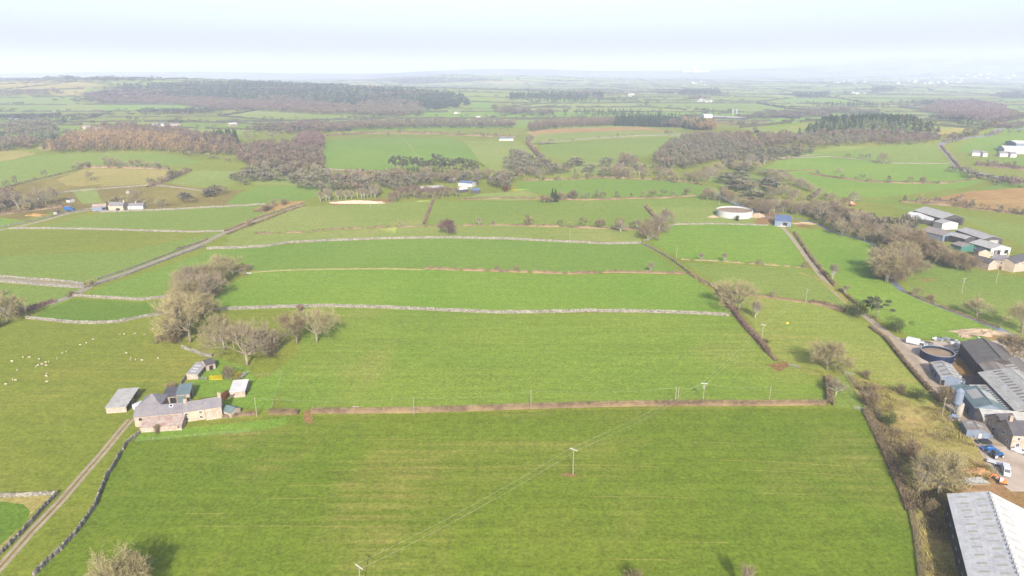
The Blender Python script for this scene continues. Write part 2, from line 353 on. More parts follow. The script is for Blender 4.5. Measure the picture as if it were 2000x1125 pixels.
# middle distance base
field('past', [(-160,300),(0,288),(200,250),(470,262),(640,255),(1000,250),(1400,250),(1480,262),(1560,268),(1860,262),(2000,250),(2160,245),(2160,420),(2160,640),(1900,720),(1000,720),(0,700),(-160,640),(-160,420)])
FL = [('heath',[(60,355),(140,340),(300,355),(420,370),(480,372),(450,400),(330,412),(100,415),(0,440),(-200,450),(-200,380)]),
('tan',[(-300,285),(0,290),(70,300),(0,318),(-300,330)]),('tan',[(70,290),(120,270),(180,262),(170,276),(130,286),(90,296)]),
('mid',[(-400,335),(0,315),(90,302),(280,297),(340,303),(400,318),(330,322),(280,330),(160,326),(110,345),(30,362),(-100,380),(-400,390)]),
('tan',[(110,350),(170,328),(330,333),(340,345),(300,360),(180,365),(130,362)]),('pale',[(330,357),(360,345),(380,333),(480,334),(478,350),(440,362),(400,366)]),
('pale',[(480,345),(560,335),(620,345),(600,362),(500,362)]),
('heath',[(20,375),(200,360),(180,372),(190,398),(60,405),(0,410)]),('pale',[(140,371),(186,366),(200,396),(160,398)]),
('lush',[(440,398),(465,378),(500,366),(560,362),(640,364),(660,372),(600,390),(520,396)]),
('bright',[(-500,425),(0,425),(60,432),(0,447),(-500,455)]),
('mid',[(78,443),(170,422),(250,411),(380,405),(500,400),(590,396),(560,408),(490,436),(440,450),(300,447),(100,443)]),
('brack',[(490,410),(540,395),(600,392),(570,402),(520,415)]),
('mid',[(-500,443),(0,449),(100,447),(300,450),(430,453),(440,456),(400,474),(290,516),(185,550),(160,553),(0,541),(-500,520)]),
('past',[(0,449),(80,447),(300,451),(420,455),(250,490),(0,500),(-300,490),(-300,446)]),
('mid',[(-300,550),(0,553),(150,563),(168,566),(150,578),(110,600),(60,606),(0,600),(-300,620)]),
('lush',[(412,488),(300,528),(210,556),(170,573),(200,579),(270,585),(335,578),(345,560),(400,520),(470,500),(470,488)]),
('dark',[(62,618),(110,598),(140,584),(200,586),(270,591),(335,585),(345,606),(300,616),(230,627),(150,628)]),
('tan',[(320,570),(345,555),(350,590),(330,600)]),
('mid',[(845,392),(1060,393),(1300,389),(1420,385),(1475,408),(1395,407),(1280,408),(1262,402),(1285,432),(1200,448),(1000,441),(835,441)]),
('pale',[(590,404),(640,402),(770,396),(842,390),(828,440),(700,447),(600,454),(500,457),(450,470),(440,462),(520,430)]),
('pale',[(490,458),(600,455),(700,448),(800,443),(1000,441),(1250,450),(1252,474),(1100,468),(870,463),(640,468),(520,479),(430,482),(445,472)]),
('pale',[(1262,404),(1400,405),(1470,410),(1520,432),(1460,438),(1310,438),(1290,432),(1272,412)]),
('lush',[(430,486),(520,482),(640,471),(870,465),(1100,470),(1252,476),(1320,525),(1345,536),(1100,532),(850,524),(700,522),(500,530),(478,520),(440,500)]),
('bright',[(1270,473),(1300,452),(1312,440),(1400,438),(1530,439),(1555,480),(1575,523),(1440,514),(1330,506)]),
('mid',[(1335,513),(1450,518),(1582,527),(1640,585),(1655,600),(1560,584),(1470,573),(1430,572),(1380,540)]),
('bright',[(495,531),(620,525),(750,525),(900,529),(1100,537),(1240,535),(1348,538),(1400,580),(1425,612),(1360,609),(1250,607),(1060,608),(900,604),(750,597),(600,596),(400,603),(410,585),(440,560)]),
('pale2',[(1430,575),(1480,582),(1600,592),(1655,610),(1700,635),(1750,690),(1850,790),(1820,790),(1740,750),(1650,728),(1600,722),(1540,712),(1510,690),(1465,625),(1440,600)]),
('crop2',[(340,650),(400,608),(600,600),(750,602),(900,609),(1060,613),(1250,612),(1360,614),(1428,618),(1455,645),(1500,695),(1545,716),(1600,740),(1614,752),(1616,790),(1240,792),(800,803),(606,803),(400,800),(330,760)]),
('past',[(345,640),(400,608),(560,604),(600,640),(580,690),(520,740),(560,800),(400,810),(380,760),(360,700)]),
('bright',[(420,700),(480,715),(500,740),(548,732),(530,800),(400,790),(370,750)]),
('mid',[(1616,740),(1655,728),(1690,798),(1628,794)]),
('bright',[(1542,446),(1600,448),(1700,468),(1742,508),(1725,545),(1800,580),(1960,650),(1900,668),(1780,658),(1700,610),(1650,565),(1580,500)]),
('mid',[(1760,480),(1850,518),(2000,543),(2140,556),(2140,700),(2000,660),(1870,604),(1770,566),(1775,530)]),
('mid',[(1720,395),(2000,440),(2140,455),(2140,495),(2000,480),(1860,420),(1770,412)]),
('lush',[(1660,385),(1700,392),(1830,385),(1990,350),(2100,345),(2100,362),(1900,370),(1780,392),(1700,396)]),
('brack',[(1790,392),(1900,373),(2000,367),(2130,367),(2130,432),(2000,420),(1900,404)]),
('past',[(1500,400),(1640,392),(1750,405),(1740,440),(1650,440),(1560,432)]),
('lush',[(628,275),(760,268),(880,270),(900,276),(935,308),(915,318),(770,334),(628,327)]),
('pale',[(903,275),(1010,275),(1042,298),(1056,330),(980,345),(935,312)]),
('past',[(640,335),(770,337),(820,345),(800,362),(720,360),(660,348)]),
('brack',[(1028,258),(1070,252),(1250,247),(1330,256),(1280,258),(1100,262),(1040,266)]),
('pale',[(1022,270),(1060,261),(1250,254),(1400,262),(1340,266),(1200,271),(1060,280),(1035,280)]),
('mid',[(1054,283),(1250,271),(1345,267),(1300,295),(1240,310),(1110,316),(1060,302)]),
('pale',[(1090,318),(1240,312),(1270,325),(1180,342),(1060,340)]),
('lush',[(1010,355),(1160,348),(1200,350),(1300,352),(1400,366),(1435,384),(1200,388),(1090,385),(1010,371)]),
('pale',[(940,378),(1030,372),(1070,388),(1000,392),(900,390)]),
('mid',[(1365,345),(1440,338),(1500,345),(1560,375),(1480,380),(1400,362)]),
('bright',[(1478,333),(1530,311),(1600,307),(1730,316),(1845,320),(1935,346),(1860,357),(1780,357),(1600,345),(1500,338)]),
('mid',[(1556,305),(1580,293),(1660,294),(1720,284),(1825,280),(1850,318),(1720,315),(1620,306)]),
('bright',[(1545,340),(1610,346),(1800,360),(1930,350),(1890,365),(1720,386),(1620,384),(1570,365)]),
('lush',[(1862,286),(1900,274),(2000,246),(2130,236),(2130,305),(1960,300),(1880,298)]),
('lush',[(1910,312),(2000,306),(2130,306),(2130,325),(1990,322)]),('past',[(1900,328),(1960,325),(2100,335),(2100,350),(1990,352)]),
('pale',[(1590,296),(1640,285),(1700,286),(1660,294)]),
('past',[(-2500,640),(0,632),(50,623),(150,632),(230,630),(330,612),(345,650),(355,680),(400,690),(420,705),(370,745),(330,775),(262,812),(272,850),(200,960),(60,1130),(-100,1500),(-2500,1500)]),
('crop',[(60,1125),(110,1075),(152,1040),(186,985),(205,925),(240,882),(272,846),(360,836),(500,822),(520,812),(606,812),(900,807),(1240,799),(1625,798),(1690,801),(1722,850),(1757,930),(1782,990),(1798,1125),(1820,1500),(-160,1500)]),
('bright',[(272,848),(360,836),(500,822),(560,815),(560,830),(490,843),(380,852),(262,862)]),
('scrub',[(1650,730),(1740,757),(1840,792),(1880,840),(1960,925),(1880,965),(1850,968),(1895,1125),(1960,1500),(1825,1500),(1798,1125),(1782,990),(1757,930),(1722,850),(1692,800)]),
('tan',[(-300,965),(0,972),(100,968),(60,1005),(0,1075),(-300,1300)]),('dark',[(-200,980),(0,979),(45,985),(60,998),(50,1020),(0,1065),(-200,1200)]),
('soil',[(1870,640),(1900,645),(1960,650),(1985,665),(1940,665)]),
('soil',[(1862,915),(1900,900),(1960,915),(1990,940),(2110,975),(2110,1080),(1960,1000),(1870,966)]),('mud',[(1868,950),(1880,944),(1930,945),(1962,950),(1955,966),(1875,966)]),
('yard',[(1738,655),(1775,664),(1870,668),(1960,664),(2110,700),(2130,960),(1975,960),(1945,935),(1925,900),(1890,845),(1845,790),(1800,745),(1778,715),(1750,680)]),
('yarddark',[(1845,700),(1880,690),(1935,740),(1915,765),(1870,752),(1825,745),(1812,705)]),
('soil',[(1868,700),(1890,705),(1910,730),(1880,735),(1862,720)]),
('bright',[(1893,847),(1925,842),(1935,858),(1910,862)]),
('soil',[(595,800),(612,800),(610,830),(592,822)]),('soil',[(1498,712),(1535,706),(1545,715),(1520,726)]),
('soil',[(1400,404),(1470,400),(1500,412),(1545,424),(1525,442),(1500,438),(1470,436),(1480,425),(1470,412)]),
('soil',[(1545,428),(1590,445),(1560,443)]),
('soil',[(1092,928),(1105,923),(1130,926),(1118,932)]),('tan',[(300,655),(330,640),(345,655),(335,668),(308,665)]),
('soil',[(640,393),(760,388),(770,396),(650,401)]),('soil',[(1830,545),(1810,550),(1790,545)]),]
for k, p in FL: field(k, p)
# roads, tracks, stream are cut into the same sheet and become objects of their own
ribbon('stream', [(1385,372),(1400,378),(1440,400),(1500,424),(1560,428),(1595,436),(1625,452),(1665,462),(1705,476),(1735,500),(1742,530),(1745,552),(1762,567),(1800,584),(1840,600),(1875,613),(1920,630),(1950,642),(1985,662),(2030,690),(2100,720)], 4.2)
ribbon('farmlane', [(1500,437),(1525,440),(1545,462),(1570,496),(1600,535),(1625,565),(1660,596),(1700,625),(1725,645),(1748,665),(1775,692),(1790,710),(1815,738),(1840,765),(1868,792),(1900,830),(1935,870)], [3,3,3,3,3,3,3.2,3.5,4,4.5,4.5,4.5,4.5,4.5,5,6,8])
ribbon('lane', [(-60,610),(60,600),(100,592),(135,580),(175,560),(200,548),(250,532),(300,513),(350,494),(400,474),(430,458),(460,445),(500,430),(540,414),(590,399)], 4.5)
ribbon('lane2', [(-200,532),(0,546),(90,553),(168,560)], 5.5)
ribbon('road', [(2040,243),(1990,252),(1930,265),(1880,270),(1845,277),(1836,284),(1848,297),(1862,312),(1868,322),(1884,333),(1930,341),(1960,350),(2030,362)], 8)
ribbon('fartrack', [(-30,455),(30,444),(80,432),(130,418),(168,411),(200,410)], 4)
for pts in ([(1340,864),(1400,864),(1450,867)],[(1040,909),(1150,908),(1290,912)],[(1400,898),(1500,901),(1660,911)],[(1450,918),(1540,921),(1645,928)],[(645,902),(720,901),(790,903)],[(850,915),(930,912),(1020,911)],[(640,919),(700,919)],[(380,1028),(560,1027),(700,1029)],[(360,1003),(440,1003)],[(1150,970),(1250,969),(1360,973)],[(520,974),(640,973)],[(1300,1058),(1420,1060)],[(700,858),(812,859)],[(1180,1092),(1330,1094)],[(1560,905),(1660,911)],[(1480,963),(1580,966)],[(560,948),(700,947)]):
    ribbon('line', pts, .22)
ribbon('pale', [(786,270),(800,284),(812,300),(822,314)], 3); ribbon('line', [(1560,532),(1600,545),(1640,575),(1662,597)], 3)
ribbon('heath', [(-70,1180),(0,1108),(60,1040),(120,977),(160,930),(200,885),(235,842),(256,818)], 2.5)
for dx in (-.85, .85):
    pts = [(-70,1180),(0,1108),(60,1040),(120,977),(160,930),(200,885),(235,842),(256,818)]
    w_ = [P(*p).xy for p in pts]; L = []; Rr = []
    for i, p in enumerate(w_):
        d = (w_[min(i+1, len(w_)-1)]-w_[max(i-1, 0)]).normalized(); n = Vector((-d.y, d.x))
        L.append(p+n*(dx+.5)); Rr.append(p+n*(dx-.5))
    FIELDS.append(('ruts', L+Rr[::-1]))
MATKEYS = ['farg','pale2','crop','crop2','scrub','line','bright','lush','mid','past','pale','dark','tan','heath','brack','rough','soil','mud']
SEP = {'stream': ('stream', 'water', 'narrow winding stream'), 'farmlane': ('track', 'track', ''), 'lane': ('lane', 'lane', ''), 'lane2': ('lane', 'lane', ''),
       'road': ('road', 'asphalt', ''), 'fartrack': ('track', 'track', ''), 'ruts': ('track', 'track', ''), 'yard': ('yard', 'yard', ''), 'yarddark': ('yard', 'yarddark', '')}
# points
pv = []; pe = []
def addline(a, b):
    L = (b-a).length; mid = (a+b)/2; st = max(10, mid.length*.03); n = max(1, int(L/st)); k = len(pv)
    for i in range(n+1): pv.append(a+(b-a)*(i/n))
    pe.extend((k+i, k+i+1) for i in range(n))
done = set()
for key, poly in FIELDS:
    for i in range(len(poly)):
        a, b = poly[i], poly[(i+1) % len(poly)]
        kk = tuple(sorted(((round(a.x, 2), round(a.y, 2)), (round(b.x, 2), round(b.y, 2)))))
        if kk in done: continue
        done.add(kk); addline(a, b)
r_ = 60.0
while r_ < 32000:
    for th in np.arange(-60, 60.1, 2.0 if r_ < 900 else 1.6):
        pv.append(Vector((r_*math.sin(R(th)), r_*math.cos(R(th)))))
    r_ *= 1.06
for p in ((-34000, -1500), (34000, -1500), (-34000, 34000), (34000, 34000), (0, -1500), (-3000, -600), (3000, -600), (0, -200), (-400, 0), (400, 0)): pv.append(Vector(p))
res = delaunay_2d_cdt([Vector((p.x, p.y)) for p in pv], pe, [], 0, .02)
GV = np.array([(v.x, v.y) for v in res[0]]); GT = np.array([f for f in res[2] if len(f) == 3])
cen = GV[GT].mean(axis=1); owner = np.full(len(GT), -1)
def pip(px, py, poly):
    ins = np.zeros(len(px), bool); n = len(poly)
    for i in range(n):
        x1, y1 = poly[i]; x2, y2 = poly[(i+1) % n]
        if y1 == y2: continue
        c = ((y1 > py) != (y2 > py)) & (px < (x2-x1)*(py-y1)/(y2-y1)+x1); ins ^= c
    return ins
for k, (key, poly) in enumerate(FIELDS):
    xs = [p[0] for p in poly]; ys = [p[1] for p in poly]
    m = np.nonzero((cen[:, 0] > min(xs)) & (cen[:, 0] < max(xs)) & (cen[:, 1] > min(ys)) & (cen[:, 1] < max(ys)))[0]
    if len(m):
        i = pip(cen[m, 0], cen[m, 1], poly); owner[m[i]] = k
GZ = ZV(GV[:, 0], GV[:, 1]); G3 = np.column_stack([GV, GZ])
okey = np.array([FIELDS[o][0] if o >= 0 else 'farg' for o in owner])
# wind all triangles up
a, b, c = (G3[GT[:, i], :2] for i in range(3))
flip = ((b-a)[:, 0]*(c-a)[:, 1]-(b-a)[:, 1]*(c-a)[:, 0]) < 0; GT[flip] = GT[flip][:, ::-1]
def sub(mask, name, mats, mi=None, drop=0):
    T = GT[mask]; u, inv = np.unique(T, return_inverse=True); V = G3[u].copy(); V[:, 2] -= drop
    return link(name, mesh_tris(name, V, inv.reshape(-1, 3), mats, mi, True))
near = np.array([k not in SEP for k in okey])
mi = np.array([MATKEYS.index(k) for k in okey[near]])
farmask = (cen[near][:, 1] > 7200) & (mi >= 0); mi[farmask] = 0
tag(sub(near, 'ground', [M[k] for k in MATKEYS], mi), kind='structure')
for key, (nm, mt, _) in SEP.items():
    msk = okey == key
    if msk.any(): tag(sub(msk, nm, M[mt]), kind='structure')
print('ground tris', len(GT))
# ------------------------------------------------------------------ trees
def rv(): return Vector((random.gauss(0, 1), random.gauss(0, 1), random.gauss(0, 1))).normalized()
class TT:                                       # thin twigs: one triangle each
    def __init__(s): s.v = []
    def tri(s, p, q, w_):
        d = (q-p); n = d.cross(rv()).normalized()*w_*.5; s.v += [p-n, p+n, q]
    def arr(s):
        V = np.array([tuple(v) for v in s.v], dtype=np.float32); return V, np.arange(len(V), dtype=np.int32).reshape(-1, 3)
def bare(seed, levels=5, counts=(8, 5, 5, 5, 6), H=15., spread=1.0, up=.25, trunk=.22, tw=.06, wide=1., lean=0., upright=False):
    random.seed(seed); T = MB(); W = TT(); top = Vector((lean*H*.2, 0, H*trunk)); r0 = H*.022
    T.tube([(0, 0, -.4), (lean*H*.05, 0, H*trunk*.4), top], [r0*1.35, r0, r0*.85], 7)
    def grow(p, d, L, r, lv):
        q1 = p+d*L*.5+rv()*L*.06; d2 = (d+rv()*.18+Vector((0, 0, up*.35))).normalized(); q2 = q1+d2*L*.5
        if lv <= 2: T.tube([p, q1, q2], [r, r*.72, r*.42], 5 if lv < 2 else 3, cap=False)
        elif lv < levels: W.tri(p, q2, max(tw*1.6, r*1.4)) if lv > 3 else T.tube([p, q2], [r, r*.4], 3, cap=False)
        else: W.tri(p, q2, tw); return
        n = counts[lv] if lv < len(counts) else 4
        for i in range(n):
            t = random.uniform(.35, 1.0) if i else 1.0
            bp = p+(q1-p)*(t*2) if t < .5 else q1+(q2-q1)*(t*2-1)
            sd = rv(); sd = (sd-d2*sd.dot(d2)).normalized(); a = random.uniform(.35, .95)*spread
            nd = (d2*math.cos(a)+sd*math.sin(a)+Vector((0, 0, up*.5))).normalized()
            grow(bp, nd, L*random.uniform(.55, .78), r*.45, lv+1)
    n = counts[0]
    for i in range(n):
        az = 2*math.pi*i/n+random.uniform(-.4, .4); el = random.uniform(.25, 1.25) if not upright else random.uniform(.9, 1.4)
        if i == 0: el = 1.45
        d = Vector((math.cos(az)*math.cos(el)*wide, math.sin(az)*math.cos(el)*wide, math.sin(el))).normalized()
        grow(top-Vector((0, 0, random.uniform(0, H*trunk*.3))), d, H*random.uniform(.26, .34), r0*.6, 1)
    return T, W
def norm_tree(T, W):
    """scale so that the crown top is 1 m high: objects are then scaled to their height"""
    V, F_ = W.arr(); h = float(np.percentile(V[:, 2], 99.7)); V = V/h; V[:, 2] = np.maximum(V[:, 2], .002)
    T.v = [tuple(c/h for c in v) for v in T.v]; return T, V, F_
def blob_leaves(seed, blobs, n, size, flatn=1.):
    """leaf triangles filling a list of ellipsoids (x,y,z,rx,ry,rz)"""
    r = np.random.default_rng(seed); out = []
    vol = np.array([b[3]*b[4]*b[5] for b in blobs])**.67; cnt = (n*vol/vol.sum()).astype(int)+4
    for b, k in zip(blobs, cnt):
        d = r.normal(size=(k, 3)); d /= np.linalg.norm(d, axis=1)[:, None]; d *= (r.random(k)**.28)[:, None]
        p = d*np.array(b[3:])+np.array(b[:3]); a = r.normal(size=(k, 3)); a[:, 2] *= flatn; a /= np.linalg.norm(a, axis=1)[:, None]
        c = r.normal(size=(k, 3)); c -= (c*a).sum(1)[:, None]*a; c /= np.linalg.norm(c, axis=1)[:, None]
        s = size*(.6+.8*r.random(k))[:, None]
        out.append(np.stack([p-a*s, p+a*s, p+c*s*1.4], axis=1).reshape(-1, 3))
    V = np.concatenate(out); return V, np.arange(len(V)).reshape(-1, 3)
PROTO = {}
def proto(key, T, V, F_, crown_mat, bark_mat):
    PROTO[key] = (T.mesh(key+'_trunk', M[bark_mat], True), mesh_tris(key+'_crown', V, F_, M[crown_mat]))
for i in range(2):
    T, V, F_ = norm_tree(*bare(11+i, wide=1.0, spread=1.0, tw=.06)); PV = (T, V, F_)
    for cm, bk in (('tw_olive', 'bark'), ('tw_grey', 'bark'), ('tw_brown', 'bark')): proto('round_%s%d' % (cm, i), T, V, F_, cm, bk)
T, V, F_ = norm_tree(*bare(31, wide=1.5, spread=1.2, up=.12, trunk=.15, tw=.09)); proto('wide_tw_olive', T, V, F_, 'tw_olive', 'bark'); proto('wide_tw_grey', T, V, F_, 'tw_grey', 'bark')
T, V, F_ = norm_tree(*bare(37, counts=(9, 6, 6, 5, 6), wide=1.2, spread=1.1, up=.12, trunk=.17, tw=.07)); proto('dense_tw_olive', T, V, F_, 'tw_olive', 'bark'); proto('dense_tw_brown', T, V, F_, 'tw_brown', 'bark'); proto('dense_tw_grey', T, V, F_, 'tw_grey', 'bark'); proto('dense_tw_purple', T, V, F_, 'tw_purple', 'bark')
T, V, F_ = norm_tree(*bare(41, counts=(6, 5, 5, 4, 3), wide=.45, spread=.6, up=.6, trunk=.25, tw=.06, upright=True)); proto('slim_tw_grey', T, V, F_, 'tw_grey', 'palebark'); proto('slim_tw_olive', T, V, F_, 'tw_olive', 'palebark')
T, V, F_ = norm_tree(*bare(43, counts=(5, 5, 5, 4, 3), wide=.8, spread=.9, up=.2, trunk=.35, tw=.05, lean=1.3)); proto('lean_tw_grey', T, V, F_, 'tw_grey', 'palebark')
for i in range(3):      # small mid-distance trees: fewer, thicker twigs
    T, V, F_ = norm_tree(*bare(51+i, levels=4, counts=(8, 6, 6, 7), wide=(1., 1.3, .6)[i], spread=(1., 1.1, .7)[i], up=(.25, .12, .5)[i], trunk=.17, tw=.11))
    for cm in ('tw_olive', 'tw_grey', 'tw_brown', 'tw_purple'): proto('mid_%s%d' % (cm, i), T, V, F_, cm, 'palebark' if cm == 'tw_grey' else 'bark')
T = MB(); T.tube([(0, 0, -.02), (0, 0, .12)], [.03, .02], 5)     # round bush
W = TT(); random.seed(5)
for k in range(16):
    az = random.uniform(0, 6.28); el = random.uniform(.3, 1.5); d = Vector((math.cos(az)*math.cos(el), math.sin(az)*math.cos(el), math.sin(el)))
    for j in range(90):
        p = d*random.uniform(.1, .85)+rv()*.14; p.z = max(.02, p.z); q = p+(d+rv()*.7).normalized()*.18; q.z = max(q.z, .01); W.tri(p, q, .022)
V, F_ = W.arr()
for cm in ('tw_olive', 'tw_grey', 'tw_brown', 'tw_purple', 'leaf', 'gorse', 'beech'): proto('bush_'+cm, T, V, F_, cm, 'bark')
def clumps(seed, n, z0, z1, rad, cr, cz):
    random.seed(seed); return [(random.gauss(0, rad*.5), random.gauss(0, rad*.5), random.uniform(z0, z1), cr*random.uniform(.7, 1.3), cr*random.uniform(.7, 1.3), cz*random.uniform(.7, 1.3)) for _ in range(n)]
def limbs(T, bl, z0, r=.008):
    for b in bl: T.tube([(0, 0, max(z0, b[2]-.22)), (b[0]*.6, b[1]*.6, b[2]-.06), b[:3]], [r*1.3, r, r*.4], 4, cap=False)
for i in range(2):      # scots pine: bare pale limbs, flat needle pads
    bl = clumps(61+i, 9+i*3, .60, .95, .40, .13, .05); T = MB(); T.tube([(0, 0, -.03), (.01, 0, .4), (.03, .02, .85)], [.028, .02, .008], 6); limbs(T, bl, .4)
    V, F_ = blob_leaves(i, bl, 2600, .022, .6); proto('pine%d' % i, T, V, F_, 'pine', 'bark')
bl = clumps(71, 16, .25, .82, .42, .19, .15)+[(0, 0, .5, .3, .3, .35)]; T = MB(); T.tube([(0, 0, -.03), (0, 0, .5)], [.04, .02], 6); limbs(T, bl, .2)
V, F_ = blob_leaves(5, bl, 3600, .017); proto('evergreen', T, V, F_, 'leaf', 'bark')
def cone(seed, n, droop, mat, key):
    r = np.random.default_rng(seed); h = r.random(n)**.7; h = 1-h*.92; rad = (1-h)*.26*(.5+.6*r.random(n))+.01; az = r.random(n)*6.283
    p = np.stack([rad*np.cos(az)*.3, rad*np.sin(az)*.3, h], 1); q = np.stack([rad*np.cos(az), rad*np.sin(az), h-droop*rad], 1); t = np.stack([-np.sin(az), np.cos(az), 0*az], 1)*.03
    V = np.stack([p-t*.4, q-t, q+t], 1).reshape(-1, 3); V[:, 2] = np.maximum(V[:, 2], .01); T = MB(); T.tube([(0, 0, -.02), (0, 0, .9)], [.018, .004], 5)
    proto(key, T, V, np.arange(len(V)).reshape(-1, 3), mat, 'bark')
cone(3, 900, .5, 'needle', 'spruce'); cone(4, 500, .2, 'tw_tan', 'larch')
NTREE = [0]
def tree(kind, x, y, hpx, label, group=None, name=None, cat='tree', sx=1., h=None, bush=False, flip=False):
    p = P(x, y); H = h if h else hpx/max(.01, ppm(x, y)); nm = name or ('bush' if bush else 'bare_tree')
    e = empty(nm, p, random.uniform(-.5, .5)+(math.pi if flip else 0), label, cat, group); e.scale = (H*sx, H*sx, H)
    tm, cm = PROTO[kind]; link('trunk', tm, e); link('crown', cm, e); NTREE[0] += 1; return e
ORD = ['first','second','third','fourth','fifth','sixth','seventh','eighth','ninth','tenth','eleventh','twelfth','thirteenth','fourteenth','fifteenth','sixteenth','seventeenth','eighteenth','nineteenth','twentieth']
def along(pts, t):
    L = [math.dist(a, b) for a, b in zip(pts, pts[1:])]; s = t*sum(L)
    for (a, b), l in zip(zip(pts, pts[1:]), L):
        if s <= l or l == L[-1] and b == pts[-1]: return a[0]+(b[0]-a[0])*s/l, a[1]+(b[1]-a[1])*s/l
        s -= l
def belt(kinds, pts, n, hpx, what, where, jy=4., jx=4., name='bare_tree', cat='tree', hv=.22, sx=1.):
    """n separate trees along a line of the picture; labels count them from the left"""
    pos = sorted(((along(pts, (i+random.uniform(.2, .8))/n)) for i in range(n)), key=lambda q: q[0])
    for i, (x, y) in enumerate(pos):
        k = kinds[i % len(kinds)] if isinstance(kinds, list) else kinds
        lb = f'{ORD[i]} {what} from the left {where}' if n > 1 else f'{what} {where}'
        tree(k, x+random.uniform(-jx, jx), y+random.uniform(-jy, jy), hpx*random.uniform(1-hv, 1+hv), lb, group=f'{what}s {where}', name=name, cat=cat, sx=sx*random.uniform(.9, 1.15))

# ------------------------------------------------------------------ merged masses: far woods and hedgerows (nobody could count them)
def lod(kind):
    r = np.random.default_rng(abs(hash(kind)) % 1000 if False else sum(map(ord, kind)))
    if kind == 'con':
        n = 46; h = 1-r.random(n)**.7*.9; rad = (1-h)*.27+.02; az = r.random(n)*6.283
        q = np.stack([rad*np.cos(az), rad*np.sin(az), h-.09], 1); t = np.stack([-np.sin(az), np.cos(az), 0*az], 1)*.075
        V = np.stack([np.stack([0*h, 0*h, h+.08], 1), q-t, q+t], 1).reshape(-1, 3)
    else:
        n = 96; d = r.normal(size=(n, 3)); d /= np.linalg.norm(d, axis=1)[:, None]; p = d*np.array([.33, .33, .36])*(r.random(n)**.3)[:, None]+np.array([0, 0, .6])
        if kind == 'tall': p = (p-np.array([0, 0, .6]))*np.array([.6, .6, 1.05])+np.array([0, 0, .6])
        up = d+np.array([0, 0, .9]); up /= np.linalg.norm(up, axis=1)[:, None]; s = r.normal(size=(n, 3)); s -= (s*up).sum(1)[:, None]*up; s /= np.linalg.norm(s, axis=1)[:, None]
        V = np.stack([p-s*.036, p+s*.036, p+up*.16], 1).reshape(-1, 3)
        tr = []
        for k in range(5):
            a = r.random()*6.28; q = np.array([.2*math.cos(a), .2*math.sin(a), .55]); b = np.array([0, 0, 0.]); sd = np.array([-math.sin(a), math.cos(a), 0])*.012
            tr += [b-sd, b+sd, q]
        V = np.concatenate([V, np.array(tr)])
    V[:, 2] = np.maximum(V[:, 2], 0); return V.astype(np.float32)
LOD = {k: lod(k) for k in ('con', 'round', 'tall')}
for k in ('round', 'con'):       # very small versions
    LOD['tiny_'+k] = np.concatenate([LOD[k].reshape(-1, 3, 3)[::4]]).reshape(-1, 3)*np.array([1.5, 1.5, 1.], dtype=np.float32)
LOD['tiny_round'] = LOD['tiny_round'].reshape(-1, 3, 3); c_ = LOD['tiny_round'].mean(axis=1, keepdims=True); LOD['tiny_round'] = (c_+(LOD['tiny_round']-c_)*np.array([2.6, 2.6, 1.3], dtype=np.float32)).reshape(-1, 3)
def lump():
    r = np.random.default_rng(8); V = []; rings = []
    for z, rr in ((0, .5), (.55, .52), (.92, .3)): rings.append([(rr*math.cos(a)*(.8+.4*r.random()), rr*math.sin(a)*(.8+.4*r.random()), z*(.85+.3*r.random())) for a in np.arange(6)*math.pi/3])
    top = (0, 0, 1)
    for k in range(2):
        for i in range(6): j = (i+1) % 6; a, b, c, d = rings[k][i], rings[k][j], rings[k+1][j], rings[k+1][i]; V += [a, b, c, a, c, d]
    for i in range(6): V += [rings[2][i], rings[2][(i+1) % 6], top]
    for i in range(10): a = r.random()*6.28; x, y = .4*math.cos(a), .4*math.sin(a); V += [(x-.05, y, .5), (x+.05, y, .5), (x*1.3, y*1.3, 1.1+.2*r.random())]
    return np.array(V, dtype=np.float32)
LOD['lump'] = lump(); LOD['tuft'] = np.concatenate([np.array([(x-.1, y, 0), (x+.1, y, 0), (x*1.6, y*1.6, 1)]) for x, y in RNG.uniform(-.5, .5, (12, 2))]).astype(np.float32)
def strip(pts, h, wd):
    """a continuous ragged hedge as triangles (n,3,3)"""
    out = []; n = len(pts); pr = None
    for i, p in enumerate(pts):
        d = (pts[min(i+1, n-1)]-pts[max(i-1, 0)]).normalized(); s = Vector((-d.y, d.x))*wd*.5*random.uniform(.7, 1.3); z = Z(p.x, p.y); t = h*random.uniform(.55, 1.45)
        r = ((p.x-s.x, p.y-s.y, z-.3), (p.x-s.x*.5, p.y-s.y*.5, z+t*.9), (p.x+s.x*.5, p.y+s.y*.5, z+t), (p.x+s.x, p.y+s.y, z-.3))
        if pr:
            for k in range(3): out += [(pr[k], r[k], r[k+1]), (pr[k], r[k+1], pr[k+1])]
        pr = r
    return out
def mass(name, items, mats, label, cat, extra=()):
    """items: (kind, x, y, height, width factor, material index)"""
    Vs = []; ms = []
    for kind, x, y, h, wf, mi_ in items:
        a = random.random()*6.28; ca, sa = math.cos(a), math.sin(a); b = LOD[kind]; z = Z(x, y)
        V = np.empty_like(b); V[:, 0] = (b[:, 0]*ca-b[:, 1]*sa)*h*wf+x; V[:, 1] = (b[:, 0]*sa+b[:, 1]*ca)*h*wf+y; V[:, 2] = b[:, 2]*h+z-.2
        Vs.append(V); ms.append(np.full(len(b)//3, mi_, dtype=np.int32))
    if len(extra): Vs.append(np.array(extra, dtype=np.float32).reshape(-1, 3)); ms.append(np.zeros(len(extra), dtype=np.int32))
    V = np.concatenate(Vs); o = link(name, mesh_tris(name, V, np.arange(len(V)).reshape(-1, 3), [M[m] for m in mats], np.concatenate(ms)))
    return tag(o, label, cat, kind='stuff')
